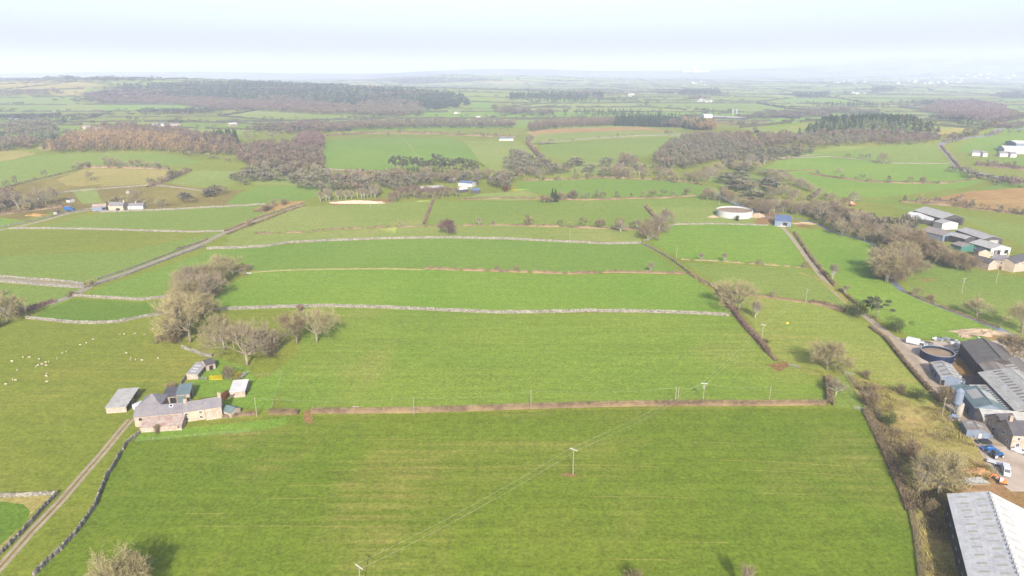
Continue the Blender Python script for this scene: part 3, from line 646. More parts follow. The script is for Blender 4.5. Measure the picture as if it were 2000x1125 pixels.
def wood(pts, sp, h, mix_, label, jit=.45, name='woodland', cat='woodland', maxn=2600):
    """mix_: list of (kind, material, share); trees on a jittered grid inside the pixel outline"""
    poly = [P(*p).xy for p in pts]; xs = [p.x for p in poly]; ys = [p.y for p in poly]; mats = []; its = []
    for k, m, s in mix_:
        if m not in mats: mats.append(m)
    area = (max(xs)-min(xs))*(max(ys)-min(ys)); sp = max(sp, math.sqrt(area/maxn/1.6))
    gx, gy = np.meshgrid(np.arange(min(xs), max(xs), sp), np.arange(min(ys), max(ys), sp)); gx = gx.ravel()+RNG.uniform(-jit, jit, gx.size)*sp; gy = gy.ravel()+RNG.uniform(-jit, jit, gy.size)*sp
    m = pip(gx, gy, poly); gx, gy = gx[m], gy[m]
    for x, y in zip(gx, gy):
        f = .5+.5*math.sin(x*.011+1.7*math.sin(y*.006)+len(label))*math.cos(y*.008+x*.003); u = (f*.65+random.random()*.35)*sum(s for *_, s in mix_)
        for k, mt, s in mix_:
            u -= s
            if u <= 0: break
        kk = k if y < 2300 else 'tiny_'+('con' if k == 'con' else 'round')
        its.append((kk, x, y, h*random.uniform(.7, 1.2), sp/(h*.62) if sp > h*.62 else 1., mats.index(mt)))
    if its: mass(name, its, mats, label, cat)

# ------------------------------------------------------------------ walls and hedges
def resample(pts, step):
    w_ = [P(*p).xy for p in pts]; out = []
    for a, b in zip(w_, w_[1:]):
        n = max(1, int((b-a).length/step)); out += [a+(b-a)*(i/n) for i in range(n)]
    out.append(w_[-1])
    if len(out) > 6:      # round the corners a little, walls wander
        out = [out[0]]+[(out[i-1]+out[i]*2+out[i+1])/4 for i in range(1, len(out)-1)]+[out[-1]]
    return out
def drystone(pts, label, h=1.5, wd=.8, mat='drystone', name='dry_stone_wall', step=.8, group='dry stone walls between the fields'):
    wd *= .78; h *= .92; dist = P(*pts[0]).length; step = max(step, dist*.0035); c = resample(pts, step); o = c[0]; z0 = Z(o.x, o.y); mb = MB(); n = len(c); vs = []
    for i, p in enumerate(c):
        d = (c[min(i+1, n-1)]-c[max(i-1, 0)]).normalized(); s = Vector((-d.y, d.x)); z = Z(p.x, p.y)-z0; q = p-o; hh = h*random.uniform(.84, 1.12); j = random.uniform(-.12, .12)
        for k, zz in ((-.5, -.3), (-.36, hh*.86), (-.12, hh), (.16, hh*random.uniform(.95, 1.06)), (.36, hh*.84), (.5, -.3)):
            r = q+s*(k*wd+j+random.uniform(-.04, .04)); vs.append((r.x, r.y, z+zz))
    fs = [(i*6+k, (i+1)*6+k, (i+1)*6+k+1, i*6+k+1) for i in range(n-1) for k in range(5)]+[(0, 1, 2, 3, 4, 5), tuple((n-1)*6+k for k in range(5, -1, -1))]
    mb.add(vs, fs); ob = mb.build(name, M[mat], loc=(o.x, o.y, z0)); return tag(ob, label, 'wall', group)
def hedge(pts, label, h=1.8, wd=2.0, dens=22, mats=('hedge',), ragged=.25, gap=0., name='hedge', cat='hedge', group='field hedges', clipped=False, step=2.0, tuft=True):
    c = resample(pts, step); o = c[0]; z0 = Z(o.x, o.y); d0 = max(1., P(*pts[len(pts)//2]).length/260); tw = .07*d0*(1.3 if d0 > 1 else 1)
    n = len(c); random.seed(len(label)*7+n); Vs = []; mis = []; core = MB(); cvs = []
    L = sum((c[i+1]-c[i]).length for i in range(n-1)); cnt = int(min(L*dens*2.2/d0, 30000)); r = RNG
    idx = r.integers(0, n-1, cnt); t = r.random(cnt); C = np.array([tuple(p) for p in c]); A = C[idx]; B = C[idx+1]; pxy = A+(B-A)*t[:, None]
    dv = (B-A); dv /= np.linalg.norm(dv, axis=1)[:, None]+1e-9; sd = np.stack([-dv[:, 1], dv[:, 0]], 1)
    s_ = (pxy*np.array([.11, .13])).sum(1); lump = .5+.28*np.sin(s_*2.9+np.sin(s_*5.1)*1.4)+.22*np.sin(s_*9.7+1.3*np.sin(s_*3.3)) if not clipped else np.ones(cnt)
    keep = lump > gap*1.0 if gap else np.ones(cnt, bool)
    pxy = pxy[keep]; sd = sd[keep]; lump = lump[keep]; k = len(pxy)
    hh = h*((1-ragged)+ragged*lump*1.6+ragged*.25*r.normal(size=k)).clip(.3, 2.2)
    u = r.uniform(-.5, .5, k); zz = hh*r.random(k)**.55 if not clipped else hh*r.random(k)**.7
    zb = np.array([Z(x, y) for x, y in pxy])-z0 if pxy[:, 1].max() > 480 else np.zeros(k)
    b3 = np.column_stack([pxy-np.array(tuple(o))+sd*(u*wd*(1-.35*(zz/hh if not clipped else 0)))[:, None], zb+zz*.8])
    dr = r.normal(size=(k, 3))*.6+np.array([0, 0, .8]); dr /= np.linalg.norm(dr, axis=1)[:, None]; tp = b3+dr*(.28*h*(.6+.6*r.random(k)))[:, None]
    if clipped: tp[:, 2] = np.minimum(tp[:, 2], zb+h*1.04)
    q = r.normal(size=(k, 3)); q -= (q*dr).sum(1)[:, None]*dr; q /= np.linalg.norm(q, axis=1)[:, None]; q *= tw*(.8+.8*r.random(k))[:, None]
    V = np.stack([b3-q, b3+q, tp], 1).reshape(-1, 3); mats = tuple(mats)+('hedgepale',); mi_ = (r.random(k)*(len(mats)-1)).astype(int); mi_[(zz < (.26 if d0 < 1.6 else .08)*hh)] = len(mats)-1 if tuft else 0
    # solid heart of the hedge
    cv = []; ct = []
    for i, p in enumerate(c):
        d = (c[min(i+1, n-1)]-c[max(i-1, 0)]).normalized(); s = Vector((-d.y, d.x)); z = Z(p.x, p.y)-z0; qv = p-o; sv = p.x*.11+p.y*.13; lp = .5+.28*math.sin(sv*2.9+math.sin(sv*5.1)*1.4)+.22*math.sin(sv*9.7+1.3*math.sin(sv*3.3)) if not clipped else 1
        f = (1-ragged+ragged*lp*1.5)*(.84 if clipped else .62) if (not gap or lp > gap) else .0
        for kx, kz in ((-.42, -.2), (-.34, .55), (0, 1.), (.34, .55), (.42, -.2)):
            a = qv+s*kx*wd*(1 if f else .1); cv.append((a.x, a.y, z+max(-.3, kz*h*(f if kz > 0 else 1)*random.uniform(.88, 1.1) if f else -.3)))
    for i in range(n-1):
        for kk in range(4):
            a, b_, c_, d_ = i*5+kk, (i+1)*5+kk, (i+1)*5+kk+1, i*5+kk+1; ct += [(a, b_, c_), (a, c_, d_)]
    V2 = np.array(cv); T2 = np.array(ct); off = len(V); V = np.concatenate([V, V2]); T_ = np.concatenate([np.arange(off).reshape(-1, 3), T2+off]); mi_ = np.concatenate([mi_, np.zeros(len(T2), int)])
    ob = link(name, mesh_tris(name, V, T_, [M[m] for m in mats], mi_), loc=(o.x, o.y, z0)); return tag(ob, label, cat, group)
def fence(pts, label, h=1.15, sp=3.2, wires=3, name='wire_fence', rails=False, mat='wood', wr=.007):
    w_ = [P(*p).xy for p in pts]; c = []
    for a, b in zip(w_, w_[1:]):
        n = max(1, int((b-a).length/sp)); c += [a+(b-a)*(i/n) for i in range(n)]
    c.append(w_[-1]); o = c[0]; z0 = Z(o.x, o.y); e = empty(name, (o.x, o.y, z0), 0, label, 'fence')
    mb = MB()
    for k, p in enumerate(c): z = Z(p.x, p.y)-z0; mb.box(p.x-o.x-.06, p.x-o.x+.06, p.y-o.y-.06, p.y-o.y+.06, z-.3, z+h)
    me = MB(); me.box(-.06, .06, -.06, .06, -.3, h); pm = me.mesh('fence_post', M[mat])
    if len(c) <= 40:
        for p in c: link('post', pm, e, (p.x-o.x, p.y-o.y, Z(p.x, p.y)-z0))
    else: mb.build('posts', M[mat], e)
    wb = MB()
    for k in range(wires):
        zz = h*(.3+.32*k)
        wb.tube([(p.x-o.x, p.y-o.y, Z(p.x, p.y)-z0+zz) for p in c], .05 if rails else wr, 4)
    wb.build('rails' if rails else 'wire', M[mat if rails else 'wire'], e); return e
def gate(A, B, label, h=1.15):
    a, b = P(*A), P(*B); d = b-a; L = d.xy.length; e = empty('field_gate', a, math.atan2(d.y, d.x), label, 'gate')
    for x in (0, L): mb = MB(); mb.box(x-.1, x+.1, -.1, .1, -.2, h+.2); mb.build('gate_post', M['wood'], e)
    mb = MB()
    for k in range(5): mb.tube([(.12, 0, .15+k*.24), (L-.12, 0, .15+k*.24)], .03, 6)
    for x in (.14, L/2, L-.14): mb.tube([(x, 0, .12), (x, 0, h+.02)], .03, 6)
    mb.tube([(.14, 0, .15), (L/2, 0, h)], .025, 6); mb.build('gate_bars', M['silver'], e); return e
# ------------------------------------------------------------------ buildings
class Bld:
    """A, B: picture points of the two ends of one eave (height zh); the building lies to the left of A->B. Local x runs A->B, y into the building."""
    def __init__(s, name, label, A, B, zh, D, h, roof='gable', hr=2., wall='stonewall', roofm='slate', open_='', ov=.3, cat='building', L=None, group=None, t=.3, gwall=None, fall=0):
        a, b = P(*A, zh), P(*B, zh); d = (b-a).xy; s.L = L or d.length; s.D = D; s.h = h; s.hr = hr; s.roof = roof
        s.e = empty(name, (a.x, a.y, Z(a.x, a.y)), math.atan2(d.y, d.x), label, cat, group); L = s.L; mb = MB(); t = .25; i = .002
        hb = h if roof != 'mono' else h+hr
        def wallbox(x0, x1, y0, y1, hh): mb.box(x0, x1, y0, y1, -1.2, hh-.02)
        if 'f' not in open_: wallbox(0, L, 0, t, h)
        if 'b' not in open_: wallbox(0, L, D-t, D, hb)
        for sd, x0 in (('l', 0), ('r', L-t)):
            if sd in open_: continue
            if roof == 'gable': pr = [(0+t+i, -1.2), (D-t-i, -1.2), (D-t-i, h-.02+hr*t/(D/2)), (D/2, h+hr-.05), (t+i, h-.02+hr*t/(D/2))]
            elif roof == 'mono': pr = [(t+i, -1.2), (D-t-i, -1.2), (D-t-i, h+hr-.05), (t+i, h-.02)]
            else: pr = [(t+i, -1.2), (D-t-i, -1.2), (D-t-i, h-.02), (t+i, h-.02)]
            k = len(pr); vs = [(x0, y, z) for y, z in pr]+[(x0+t, y, z) for y, z in pr]
            mb.add(vs, [tuple(range(k-1, -1, -1)), tuple(range(k, 2*k))]+[(j, (j+1) % k, (j+1) % k+k, j+k) for j in range(k)])
        if mb.v:
            s.wall = mb.build('wall', M[wall], s.e)
        for sd in open_:           # posts of an open side
            pb = [(t, 0), (L-t, 0)] if sd == 'f' else [(t, D-t), (L-t, D-t)] if sd == 'b' else [(0 if sd == 'l' else L-t, t), (0 if sd == 'l' else L-t, D-t)]
            n = max(2, int((L if sd in 'fb' else D)/5)+1)
            for k in range(n):
                f = k/(n-1); x = pb[0][0]+(pb[1][0]-pb[0][0])*f; y = pb[0][1]+(pb[1][1]-pb[0][1])*f
                if f in (0, 1) and (('l' not in open_ and sd in 'fb' and f == 0) or ('r' not in open_ and sd in 'fb' and f == 1)): continue
                zt = h-.06 if roof != 'mono' else h-.06+hr*max(0, y)/D
                q = MB(); q.box(x-.1, x+.1, y-.1, y+.1, -.3, zt); q.build('post', M['silver'], s.e)
        rb = MB(); T = .14; g = ov
        if roof == 'gable':
            k = hr/(D/2); a_ = (-g, -g, h-k*g); b_ = (L+g, -g, h-k*g); c_ = (L+g, D/2, h+hr); d_ = (-g, D/2, h+hr)
            rb.slab([a_, b_, c_, d_], T); rb.slab([(L+g, D+g, h-k*g), (-g, D+g, h-k*g), (-g, D/2+.005, h+hr), (L+g, D/2+.005, h+hr)], T)
            rb.tube([(-g, D/2, h+hr+T), (L+g, D/2, h+hr+T)], .13, 6)
        elif roof == 'mono':
            k = hr/D; rb.slab([(-g, -g, h-k*g), (L+g, -g, h-k*g), (L+g, D+g, h+hr+k*g), (-g, D+g, h+hr+k*g)], T)
        elif roof == 'hip':
            m = min(D/2, L/2); p0 = (m, D/2, h+hr); p1 = (L-m+.01, D/2, h+hr); k = hr/m*g
            q = [(-g, -g, h-k), (L+g, -g, h-k), (L+g, D+g, h-k), (-g, D+g, h-k)]
            rb.slab([q[0], q[1], p1, p0], T); rb.slab([q[2], q[3], p0, p1], T); rb.slab([q[1], q[2], p1], T); rb.slab([q[3], q[0], p0], T)
        s.rf = rb.build('roof', M[roofm], s.e)
    def zroof(s, y):
        return s.h+(s.hr*y/s.D if s.roof == 'mono' else s.hr*(1-abs(y-s.D/2)/(s.D/2)))+.14
    def light(s, x, y, wx, ly, mat='skylight', name='skylight'):
        z0, z1 = s.zroof(y), s.zroof(y+ly); mb = MB(); mb.slab([(x, y, z0+.012), (x+wx, y, z0+.012), (x+wx, y+ly, z1+.012), (x, y+ly, z1+.012)], .035); return mb.build(name, M[mat], s.rf)
    def lights(s, n, y, wx, ly, mat='darklight', x0=1., x1=None):
        x1 = x1 or s.L-1.; me = None
        for i in range(n):
            x = x0+(x1-x0-wx)*(i/max(1, n-1)); o = s.light(0, y, wx, ly, mat) if me is None else link('skylight', me, s.rf)
            me = o.data; o.location.x = x
    def opening(s, face, p, z, w_, h_, kind='window', mat=None, frame=True):
        L, D = s.L, s.D; g = .03
        def bx(mb, a, b, z0, z1, d0, d1):
            if face == 'f': mb.box(a, b, -d1, -d0, z0, z1)
            elif face == 'b': mb.box(a, b, D+d0, D+d1, z0, z1)
            elif face == 'l': mb.box(-d1, -d0, a, b, z0, z1)
            else: mb.box(L+d0, L+d1, a, b, z0, z1)
        if kind == 'window':
            mb = MB(); bx(mb, p-.12, p+w_+.12, z-.14, z, .003, .1); bx(mb, p-.1, p+w_+.1, z+h_, z+h_+.16, .003, .06); bx(mb, p-.1, p-.002, z, z+h_, .003, .06); bx(mb, p+w_+.002, p+w_+.1, z, z+h_, .003, .06)
            bx(mb, p+w_/2-.03, p+w_/2+.03, z+.002, z+h_-.002, .003, .05)
            o = mb.build('window', M['white'], s.e); q = MB(); bx(q, p, p+w_, z, z+h_, .002, .03); q.build('pane', M['glass'], o)
        else:
            q = MB(); bx(q, p, p+w_, z, z+h_, .003, .05); o = q.build(kind, M[mat or 'black'], s.e)  # solid panel on the wall; black ones paint the shade of a doorway
            if kind == 'door' and frame: q = MB(); bx(q, p-.12, p-.002, z, z+h_, .003, .09); bx(q, p+w_+.002, p+w_+.12, z, z+h_, .003, .09); bx(q, p-.12, p+w_+.12, z+h_, z+h_+.15, .003, .09); q.build('frame', M['wood'], o)
        return o
    def chimney(s, x, y, w_=1., hh=1.6, mat='stonewall'):
        z = s.zroof(y)-.6; mb = MB(); mb.box(x-w_/2, x+w_/2, y-.45, y+.45, z, z+hh+.6); mb.box(x-w_/2-.08, x+w_/2+.08, y-.53, y+.53, z+hh+.602, z+hh+.72)
        o = mb.build('chimney', M[mat], s.rf); q = MB()
        for k in (-.22, .22): q.lathe([(.11, 0), (.13, .4), (.09, .42)], 8, c=(x+k, y, z+hh+.72))
        q.build('chimney_pot', M['soilpot'], o); return o
M['soilpot'] = flat('clay_pot', S(190, 120, 90), .9)

# ---- farmhouse complex in the left foreground
b = Bld('stone_barn', 'long grey slate stone barn at the left end of the near farmhouse range', (261, 815), (356, 806), 3.7, 6.8, 3.7, hr=1.9, ov=.15)
b.opening('f', 1.4, 2.2, 1.0, .9, 'opening'); b.opening('l', 2.2, 0, 2.2, 2.2, 'door', 'darkwood'); BARN = b
o = b.light(10.6, 2.2, 1.3, 1.1, 'white'); mb = MB(); z0, z1 = b.zroof(2.4), b.zroof(3.1); mb.slab([(10.8, 2.4, z0+.05), (11.7, 2.4, z0+.05), (11.7, 3.1, z1+.05), (10.8, 3.1, z1+.05)], .02); mb.build('pane', M['glass'], o)
b = Bld('lean_to', 'low stone lean-to under a rusty patched sheet roof in front of the slate barn', (273, 836), (354, 831), 1.75, 4.7, 1.75, roof='mono', hr=1.45, roofm='rust', wall='stonewall', ov=.12)
b.opening('f', b.L-1.3, 1.0, .6, .5, 'opening'); q = MB(); q.tube([(b.L*.53, -.08, -.2), (b.L*.53, -.08, 1.7)], .06, 6); q.build('downpipe', M['white'], b.e)
b = Bld('farmhouse', 'cream rendered farmhouse with four small windows and slate roof joined to the long stone barn', (357.5, 805), (399, 799), 3.9, 6.8, 3.9, hr=1.9, wall='render', ov=.15)
for x in (.5, b.L-1.7):
    for z in (.7, 2.5): b.opening('f', x, z, .8, .85)
b.chimney(.6, 3.4, .9, 1.1)
b = Bld('farmhouse', 'plain stone end of the near farmhouse with tall chimney on its right gable', (399.6, 798.8), (432, 794), 4.4, 7.0, 4.4, hr=2.0, wall='stonewall', ov=.15)
b.chimney(b.L-.5, 3.5, 1.0, 1.5); b.opening('f', b.L-1.6, 2.2, .35, .35, 'opening', 'white')
b = Bld('outhouse', 'small green-roofed stone outhouse at the right gable of the farmhouse', (434, 802), (450, 807), 1.9, 4.2, 1.9, hr=1.1, roofm='greensheet', ov=.15)
b.opening('f', 1.1, .6, .5, .6)
b = Bld('open_shed', 'stone cattle shed with pale single-slope roof, open on the right, beside the rutted track', (206, 797), (246, 794), 2.2, 13.2, 2.2, roof='mono', hr=.8, roofm='fibre', open_='r', ov=.25)
for y in (5.6, 7.4): q = MB(); q.box(b.L-.26, b.L, y, y+.4, -.5, 2.45); q.build('stone_pier', M['stonewall'], b.e)
q = MB(); q.box(.3, b.L-.3, 6.2, 6.45, -.5, 2.4); q.build('partition', M['stonewall'], b.e)
b = Bld('hipped_barn', 'grey slate hipped barn set crosswise behind the long stone barn', (270, 794), (313, 791), 2.9, 8.2, 2.9, roof='hip', hr=2.6, roofm='slate', ov=.2)
b.opening('l', 2.5, 0, 2.4, 2.2, 'door', 'darkwood')
b = Bld('stone_shed', 'stone byre with dark low roof and black doorway behind the hipped barn', (316, 776), (343, 774), 2.7, 6.6, 2.7, roof='mono', hr=.6, roofm='darkslate', ov=.2, wall='stonewall')
b.opening('f', 2.6, 0, 2.0, 2.2, 'door', 'black')
b = Bld('garage', 'square shed with blue-green sheet roof and pale sliding door beside the stone byre', (343.8, 772), (370, 769), 3.1, 7.6, 3.1, roof='mono', hr=.7, roofm='greensheet', ov=.18)
b.opening('f', .3, 0, 2.8, 2.6, 'door', 'greensheet'); b.opening('f', 3.4, 0, .9, 1.7, 'door', 'black')
for k in range(7):
    q = MB(); q.box(.1+k*.72, .22+k*.72, -.26, .6, 3.2, 3.38); q.build('roof_rib', M['bgwall'], b.rf)
b.opening('r', 1.5, 0, 2, 2.4, 'door', 'black')
b = Bld('stone_garage', 'stone outbuilding with bright pale sheet roof at the right edge of the farmhouse garden', (448.5, 766), (478, 763.5), 2.4, 8.6, 2.4, roof='mono', hr=.6, roofm='whitesheet', wall='stonewall', ov=.2)
b.opening('f', 1.2, 1.0, .5, .6, 'opening', 'darkwood'); b.opening('r', 1.2, .0, 2.4, 2.0, 'door', 'black'); b.opening('r', 4.8, .4, 2.2, 1.9, 'door', 'bgwall')
b = Bld('stone_stable', 'low narrow stone stable with three pale rooflights beside the yellow hedge', (386, 732), (405, 709), 1.9, 4.2, 1.9, roof='mono', hr=.5, roofm='greysheet', ov=.15)
for x in (2.0, 4.6, 7.2): b.light(x, 1.4, 1.0, 2.0)
for x in (1.5, 4.2, 7): b.opening('f', x, 0, 1.0, 1.6, 'door', 'darkwood')
b = Bld('stone_barn', 'small slate-roofed stone barn at the far end of the stable row', (403, 714), (420, 709), 2.4, 5.4, 2.4, hr=1.3, roofm='darkslate', ov=.15)
b.opening('f', 1.0, 0, 1.4, 1.8, 'door', 'black')

# ---- big barn in the lower right corner
b = Bld('cattle_barn', 'huge pale fibre-cement cattle barn with dark boarded side in the lower right corner', (1852, 966), (1893, 1125), 6.0, 17.4, 6.0, hr=3.2, roofm='whitesheet', wall='boards', ov=.3, L=62)
b.lights(20, 2.0, .75, 1.9, 'paleolive', 1.5, 61); b.lights(20, 5.6, .75, 1.9, 'paleolive', 3., 61); b.lights(18, 10.2, .75, 1.9, 'paleolive', 1.5, 61)
me = MB(); me.box(-.28, .28, -.3, .3, 0, .16); me = me.mesh('ridge_vent', M['fibre'])
for k in range(36): link('ridge_vent', me, b.rf, (1.2+k*1.7, 8.7, 9.36))
me = MB(); me.box(0, 1.6, -.012, -.003, 0, .28); me = me.mesh('side_light', M['skylight'])
for k in range(12): link('side_panel', me, b.e, (3+k*5, 0, 2.2))
for x in (3, 10): b.opening('l', x, 0, 4, 4.2, 'door', 'greysheet')

# ---- right hand farm by the lane
b = Bld('cattle_shed', 'dark weathered cattle shed with wide double slope beyond the blue slurry tank', (1876.5, 668), (1909, 708), 5.4, 15, 5.4, hr=2.6, roofm='blacksheet', wall='boards', ov=.3)
b.lights(9, 3.2, .8, 1.8, 'darklight'); b.lights(9, 5.4, .8, 1.4, 'darklight'); q = MB(); q.box(.5, b.L-.5, 7.42, 7.62, 8.16, 8.32); q.build('ridge_slot', M['black'], b.rf)  # ridge slot is a solid bar, its shade painted black
b = Bld('cattle_shed', 'brownish-roofed cattle shed wedged between the dark shed and the biggest grey shed', (1906, 703), (1926, 728), 5.0, 9.5, 5.0, hr=1.6, roofm='oldsheet', wall='boards', ov=.2)
b.lights(7, 1.4, .8, 1.6, 'darklight')
b = Bld('cattle_shed', 'long cattle shed with mauve-brown roof and a row of bright rooflights at the right edge', (1941, 704), (1985, 752), 5.2, 15, 5.2, hr=2.4, roofm='oldsheet', wall='boards', ov=.2)
b.lights(9, 1.6, 1.0, 3.0, 'paleolive'); b.lights(9, 9.5, .8, 3.0, 'darklight')
b = Bld('cattle_shed', 'biggest pale grey cattle shed with rows of dark rooflights across its double slope', (1911, 728), (1984, 803), 5.6, 20, 5.6, hr=3.0, roofm='fibre', wall='boards', ov=.25)
b.lights(13, 4.2, .8, 2.6, 'darklight'); b.lights(13, 13.0, .8, 3.2, 'darklight')
b = Bld('lean_to_shed', 'pale lean-to shed with one row of dark rooflights left of the biggest grey shed', (1893, 752), (1945, 803), 4.2, 9.8, 4.2, roof='mono', hr=.8, roofm='fibre', wall='boards', ov=.12)
b.lights(12, 3.2, .7, 1.8, 'boards'); b.lights(3, 1.0, .7, 1.4, 'boards', 1, 5)
b = Bld('implement_shed', 'small dark olive-roofed shed at the near end of the slurry yard', (1856, 754), (1868, 768), 3.6, 8.4, 3.6, hr=1.1, roofm='greensheet', wall='boards', ov=.2)
b = Bld('grain_shed', 'blue-grey clad gabled shed with pale roof panels behind the feed silo', (1874.5, 760), (1904, 796.5), 4.6, 9.6, 4.6, hr=1.9, roofm='greensheet', wall='bgwall', ov=.2)
b.light(2.0, 1.2, 7.0, 3.0, 'greysheet', 'roof_panel'); b.light(2.0, 5.4, 7.5, 3.6, 'fibre', 'roof_panel'); b.opening('f', 5, 0, 1.6, 2.6, 'door', 'black'); b.opening('f', 9.5, 0, 1.4, 2.4, 'door', 'black')
b = Bld('calf_shed', 'narrow pale-roofed calf shed with blue-grey gable beside the blue slurry tank', (1819, 708), (1838, 736), 3.4, 6.9, 3.4, hr=1.1, roofm='fibre', wall='bgwall', ov=.25)
b.lights(4, .8, .7, 2.2, 'darklight'); b.lights(4, 4.0, .7, 2.2, 'darklight'); b.opening('f', 3.2, .6, 1.2, 1.5, 'door', 'black'); b.opening('r', .2, 0, 1.3, 2.2, 'door', 'black'); b.opening('f', 7, .6, 1.2, 1.5, 'door', 'black')
b = Bld('garden_shed', 'low shed with mossy flat gable roof and pale blue front beside the little lawn', (1878, 822), (1889, 840), 2.3, 6.6, 2.3, hr=.7, roofm='oldsheet', wall='bgwall', ov=.15)
b.light(1.0, 1.0, 1.2, 1.6, 'fibre'); b.light(2.4, 3.6, 1.2, 1.6, 'fibre'); b.opening('r', 3.5, 0, .9, 1.7, 'door', 'white')
b = Bld('stone_barn', 'long stone barn with buff fibre-cement roof behind the slate-roofed stone cottages', (1921, 818), (2016, 826), 3.6, 7.5, 3.6, hr=1.7, roofm='fibre', wall='stonewall', ov=.15)
b.opening('f', 1.4, 0, 2.6, 2.4, 'door', 'black'); b.opening('f', 6.4, 0, 2.4, 2.4, 'door', 'black')
b = Bld('stone_cottage', 'slate-roofed stone cottage with pointed gable beside the farm lane', (1957, 835), (1990, 834), 4.0, 7.5, 4.0, hr=2.8, roofm='darkslate', wall='stonewall', ov=.15)
b.opening('l', 2.8, 1.1, .8, 1.1); b.opening('f', 1.2, 1.0, .8, 1.1)
b = Bld('stone_cottage', 'taller slate-roofed stone house cut by the right edge beside the white car', (1979, 850), (2034, 852), 5.0, 8.6, 5.0, hr=2.8, roofm='darkslate', wall='stonewall', ov=.2)
b.opening('l', 1.2, 1.0, .9, 1.2); b.opening('l', 4.2, 3.0, .8, 1.0); b.opening('f', 1.6, 1.0, .9, 1.2); b.opening('f', 1.6, 3.2, .8, 1.0); b.chimney(1, 4.3)
b = Bld('dog_kennel', 'tiny stone store with flat lid below the pointed stone cottage', (1953, 847), (1960, 847), 1.3, 1.6, 1.3, hr=.4, wall='stonewall', roofm='fibre', ov=.05)

# ---- blue barn beside the round white tank
b = Bld('blue_barn', 'blue sheet-roofed barn standing alone beside the pale round tank', (1514, 431), (1546, 433), 4.2, 16, 4.2, roof='mono', hr=1.6, roofm='bluesheet', wall='bgwall', ov=.25)
b.opening('f', b.L-5.8, 0, 2.8, 3.2, 'door', 'black')

# ---- far farm on the right
def fb(name, label, A, B, zh, D, h, **k): return Bld(name, label, A, B, zh, D, h, **k)
b = fb('farm_shed', 'largest long grey shed at the top of the far right farm', (1785, 411), (1840, 427), 5.5, 19, 5.5, hr=3, roofm='fibre', wall='boards', ov=.3); b.opening('r', 2, 0, 15, 5, 'door', 'black', False)
b = fb('farm_shed', 'white-roofed low shed at the left end of the far right farm', (1768, 425), (1822, 431), 3.5, 20, 3.5, roof='mono', hr=1.4, roofm='whitesheet', wall='boards', ov=.2)
b = fb('farm_shed', 'square cream-walled shed in the middle of the far right farm', (1824, 432), (1841, 437), 4.6, 13, 4.6, hr=1.6, roofm='greysheet', wall='whitewash', ov=.15)
b = fb('farm_shed', 'broad brownish-roofed shed with blue-white gable behind the belt of trees', (1797, 450), (1842, 460.5), 4.6, 17, 4.6, hr=2.2, roofm='oldsheet', wall='bgwall', ov=.3); b.opening('r', 2, 0, 8, 4, 'door', 'black', False)
b = fb('farm_shed', 'long narrow grey shed at the back right of the far right farm', (1867, 449), (1920, 467), 4.4, 14, 4.4, hr=1.8, roofm='greysheet', wall='boards', ov=.25); b.opening('r', 5, 0, 6, 3.6, 'door', 'greysheet')
b = fb('farm_shed', 'grey shed roof between the brownish shed and the green-sided shed', (1842, 456), (1885, 467), 4.4, 9, 4.4, hr=1.6, roofm='greysheet', wall='boards', ov=.2)
b = fb('farm_shed', 'green-sided shed with white gable end in the far right farm', (1893, 474), (1935, 486), 4.8, 16, 4.8, hr=2.0, roofm='fibre', wall='greenwall', ov=.25)
q = MB(); q.box(b.L+.005, b.L+.08, .3, 15.7, -.5, 4.6); q.add([(b.L+.05, .3, 4.59), (b.L+.05, 15.7, 4.59), (b.L+.05, 8, 6.6)], [(0, 1, 2)]); q.build('gable_cladding', M['whitewash'], b.e)
for x in range(6): q = MB(); q.box(2+x*3.2, 2.8+x*3.2, -.05, -.003, 1, 3.2); q.build('side_panel', M['white'], b.e)
q = MB(); q.box(b.L+.1, b.L+.15, 3, 8, 0, 3.6); q.build('door', M['black'], b.e); q = MB(); q.box(b.L+.1, b.L+.15, 11, 14, 1, 3.4); q.build('door', M['black'], b.e)  # black panels carry the painted dark of the doorways
b = fb('farm_shed', 'low green-ended shed behind the trees of the far right farm', (1858, 476), (1878, 482), 3.6, 12, 3.6, hr=1.3, roofm='oldsheet', wall='greenwall', ov=.2)
b = fb('stone_barn', 'slate barn with cream gable behind the two-storey stone farmhouse', (1903, 487), (1912, 492), 3.6, 7, 3.6, hr=1.6, roofm='darkslate', wall='render', ov=.1)
b = fb('stone_barn', 'dark slate-roofed stone barn left of the two-storey stone farmhouse', (1898, 506), (1932, 515), 4.2, 7.5, 4.2, hr=2.0, roofm='darkslate', wall='stonewall', ov=.15)
b = fb('farmhouse', 'two-storey pale stone farmhouse with five front windows in the far right farm', (1936, 505), (1963, 510), 5.8, 8, 5.8, hr=2.2, roofm='slate', wall='render', ov=.2)
for x in (1.2, 5.2, 9.4):
    b.opening('f', x, 3.7, .9, 1.2)
    if x != 5.2: b.opening('f', x, .9, .9, 1.2)
b.opening('f', 5.1, 0, 1.1, 2.1, 'door', 'darkwood'); b.chimney(.6, 4); b.chimney(b.L-.6, 4)
b = fb('stone_barn', 'stone barn with grey roof at the right edge of the far right farm', (1964, 514), (1981, 519), 4, 8, 4, hr=2.0, roofm='slate', wall='stonewall', ov=.15); b.opening('f', 2, 0, 1.5, 2, 'door', 'black')
b = fb('stone_barn', 'tall cream-gabled barn cut by the right edge of the photo', (1983, 515), (2012, 506), 5.5, 9, 5.5, hr=2.2, roofm='darkslate', wall='render', ov=.15)
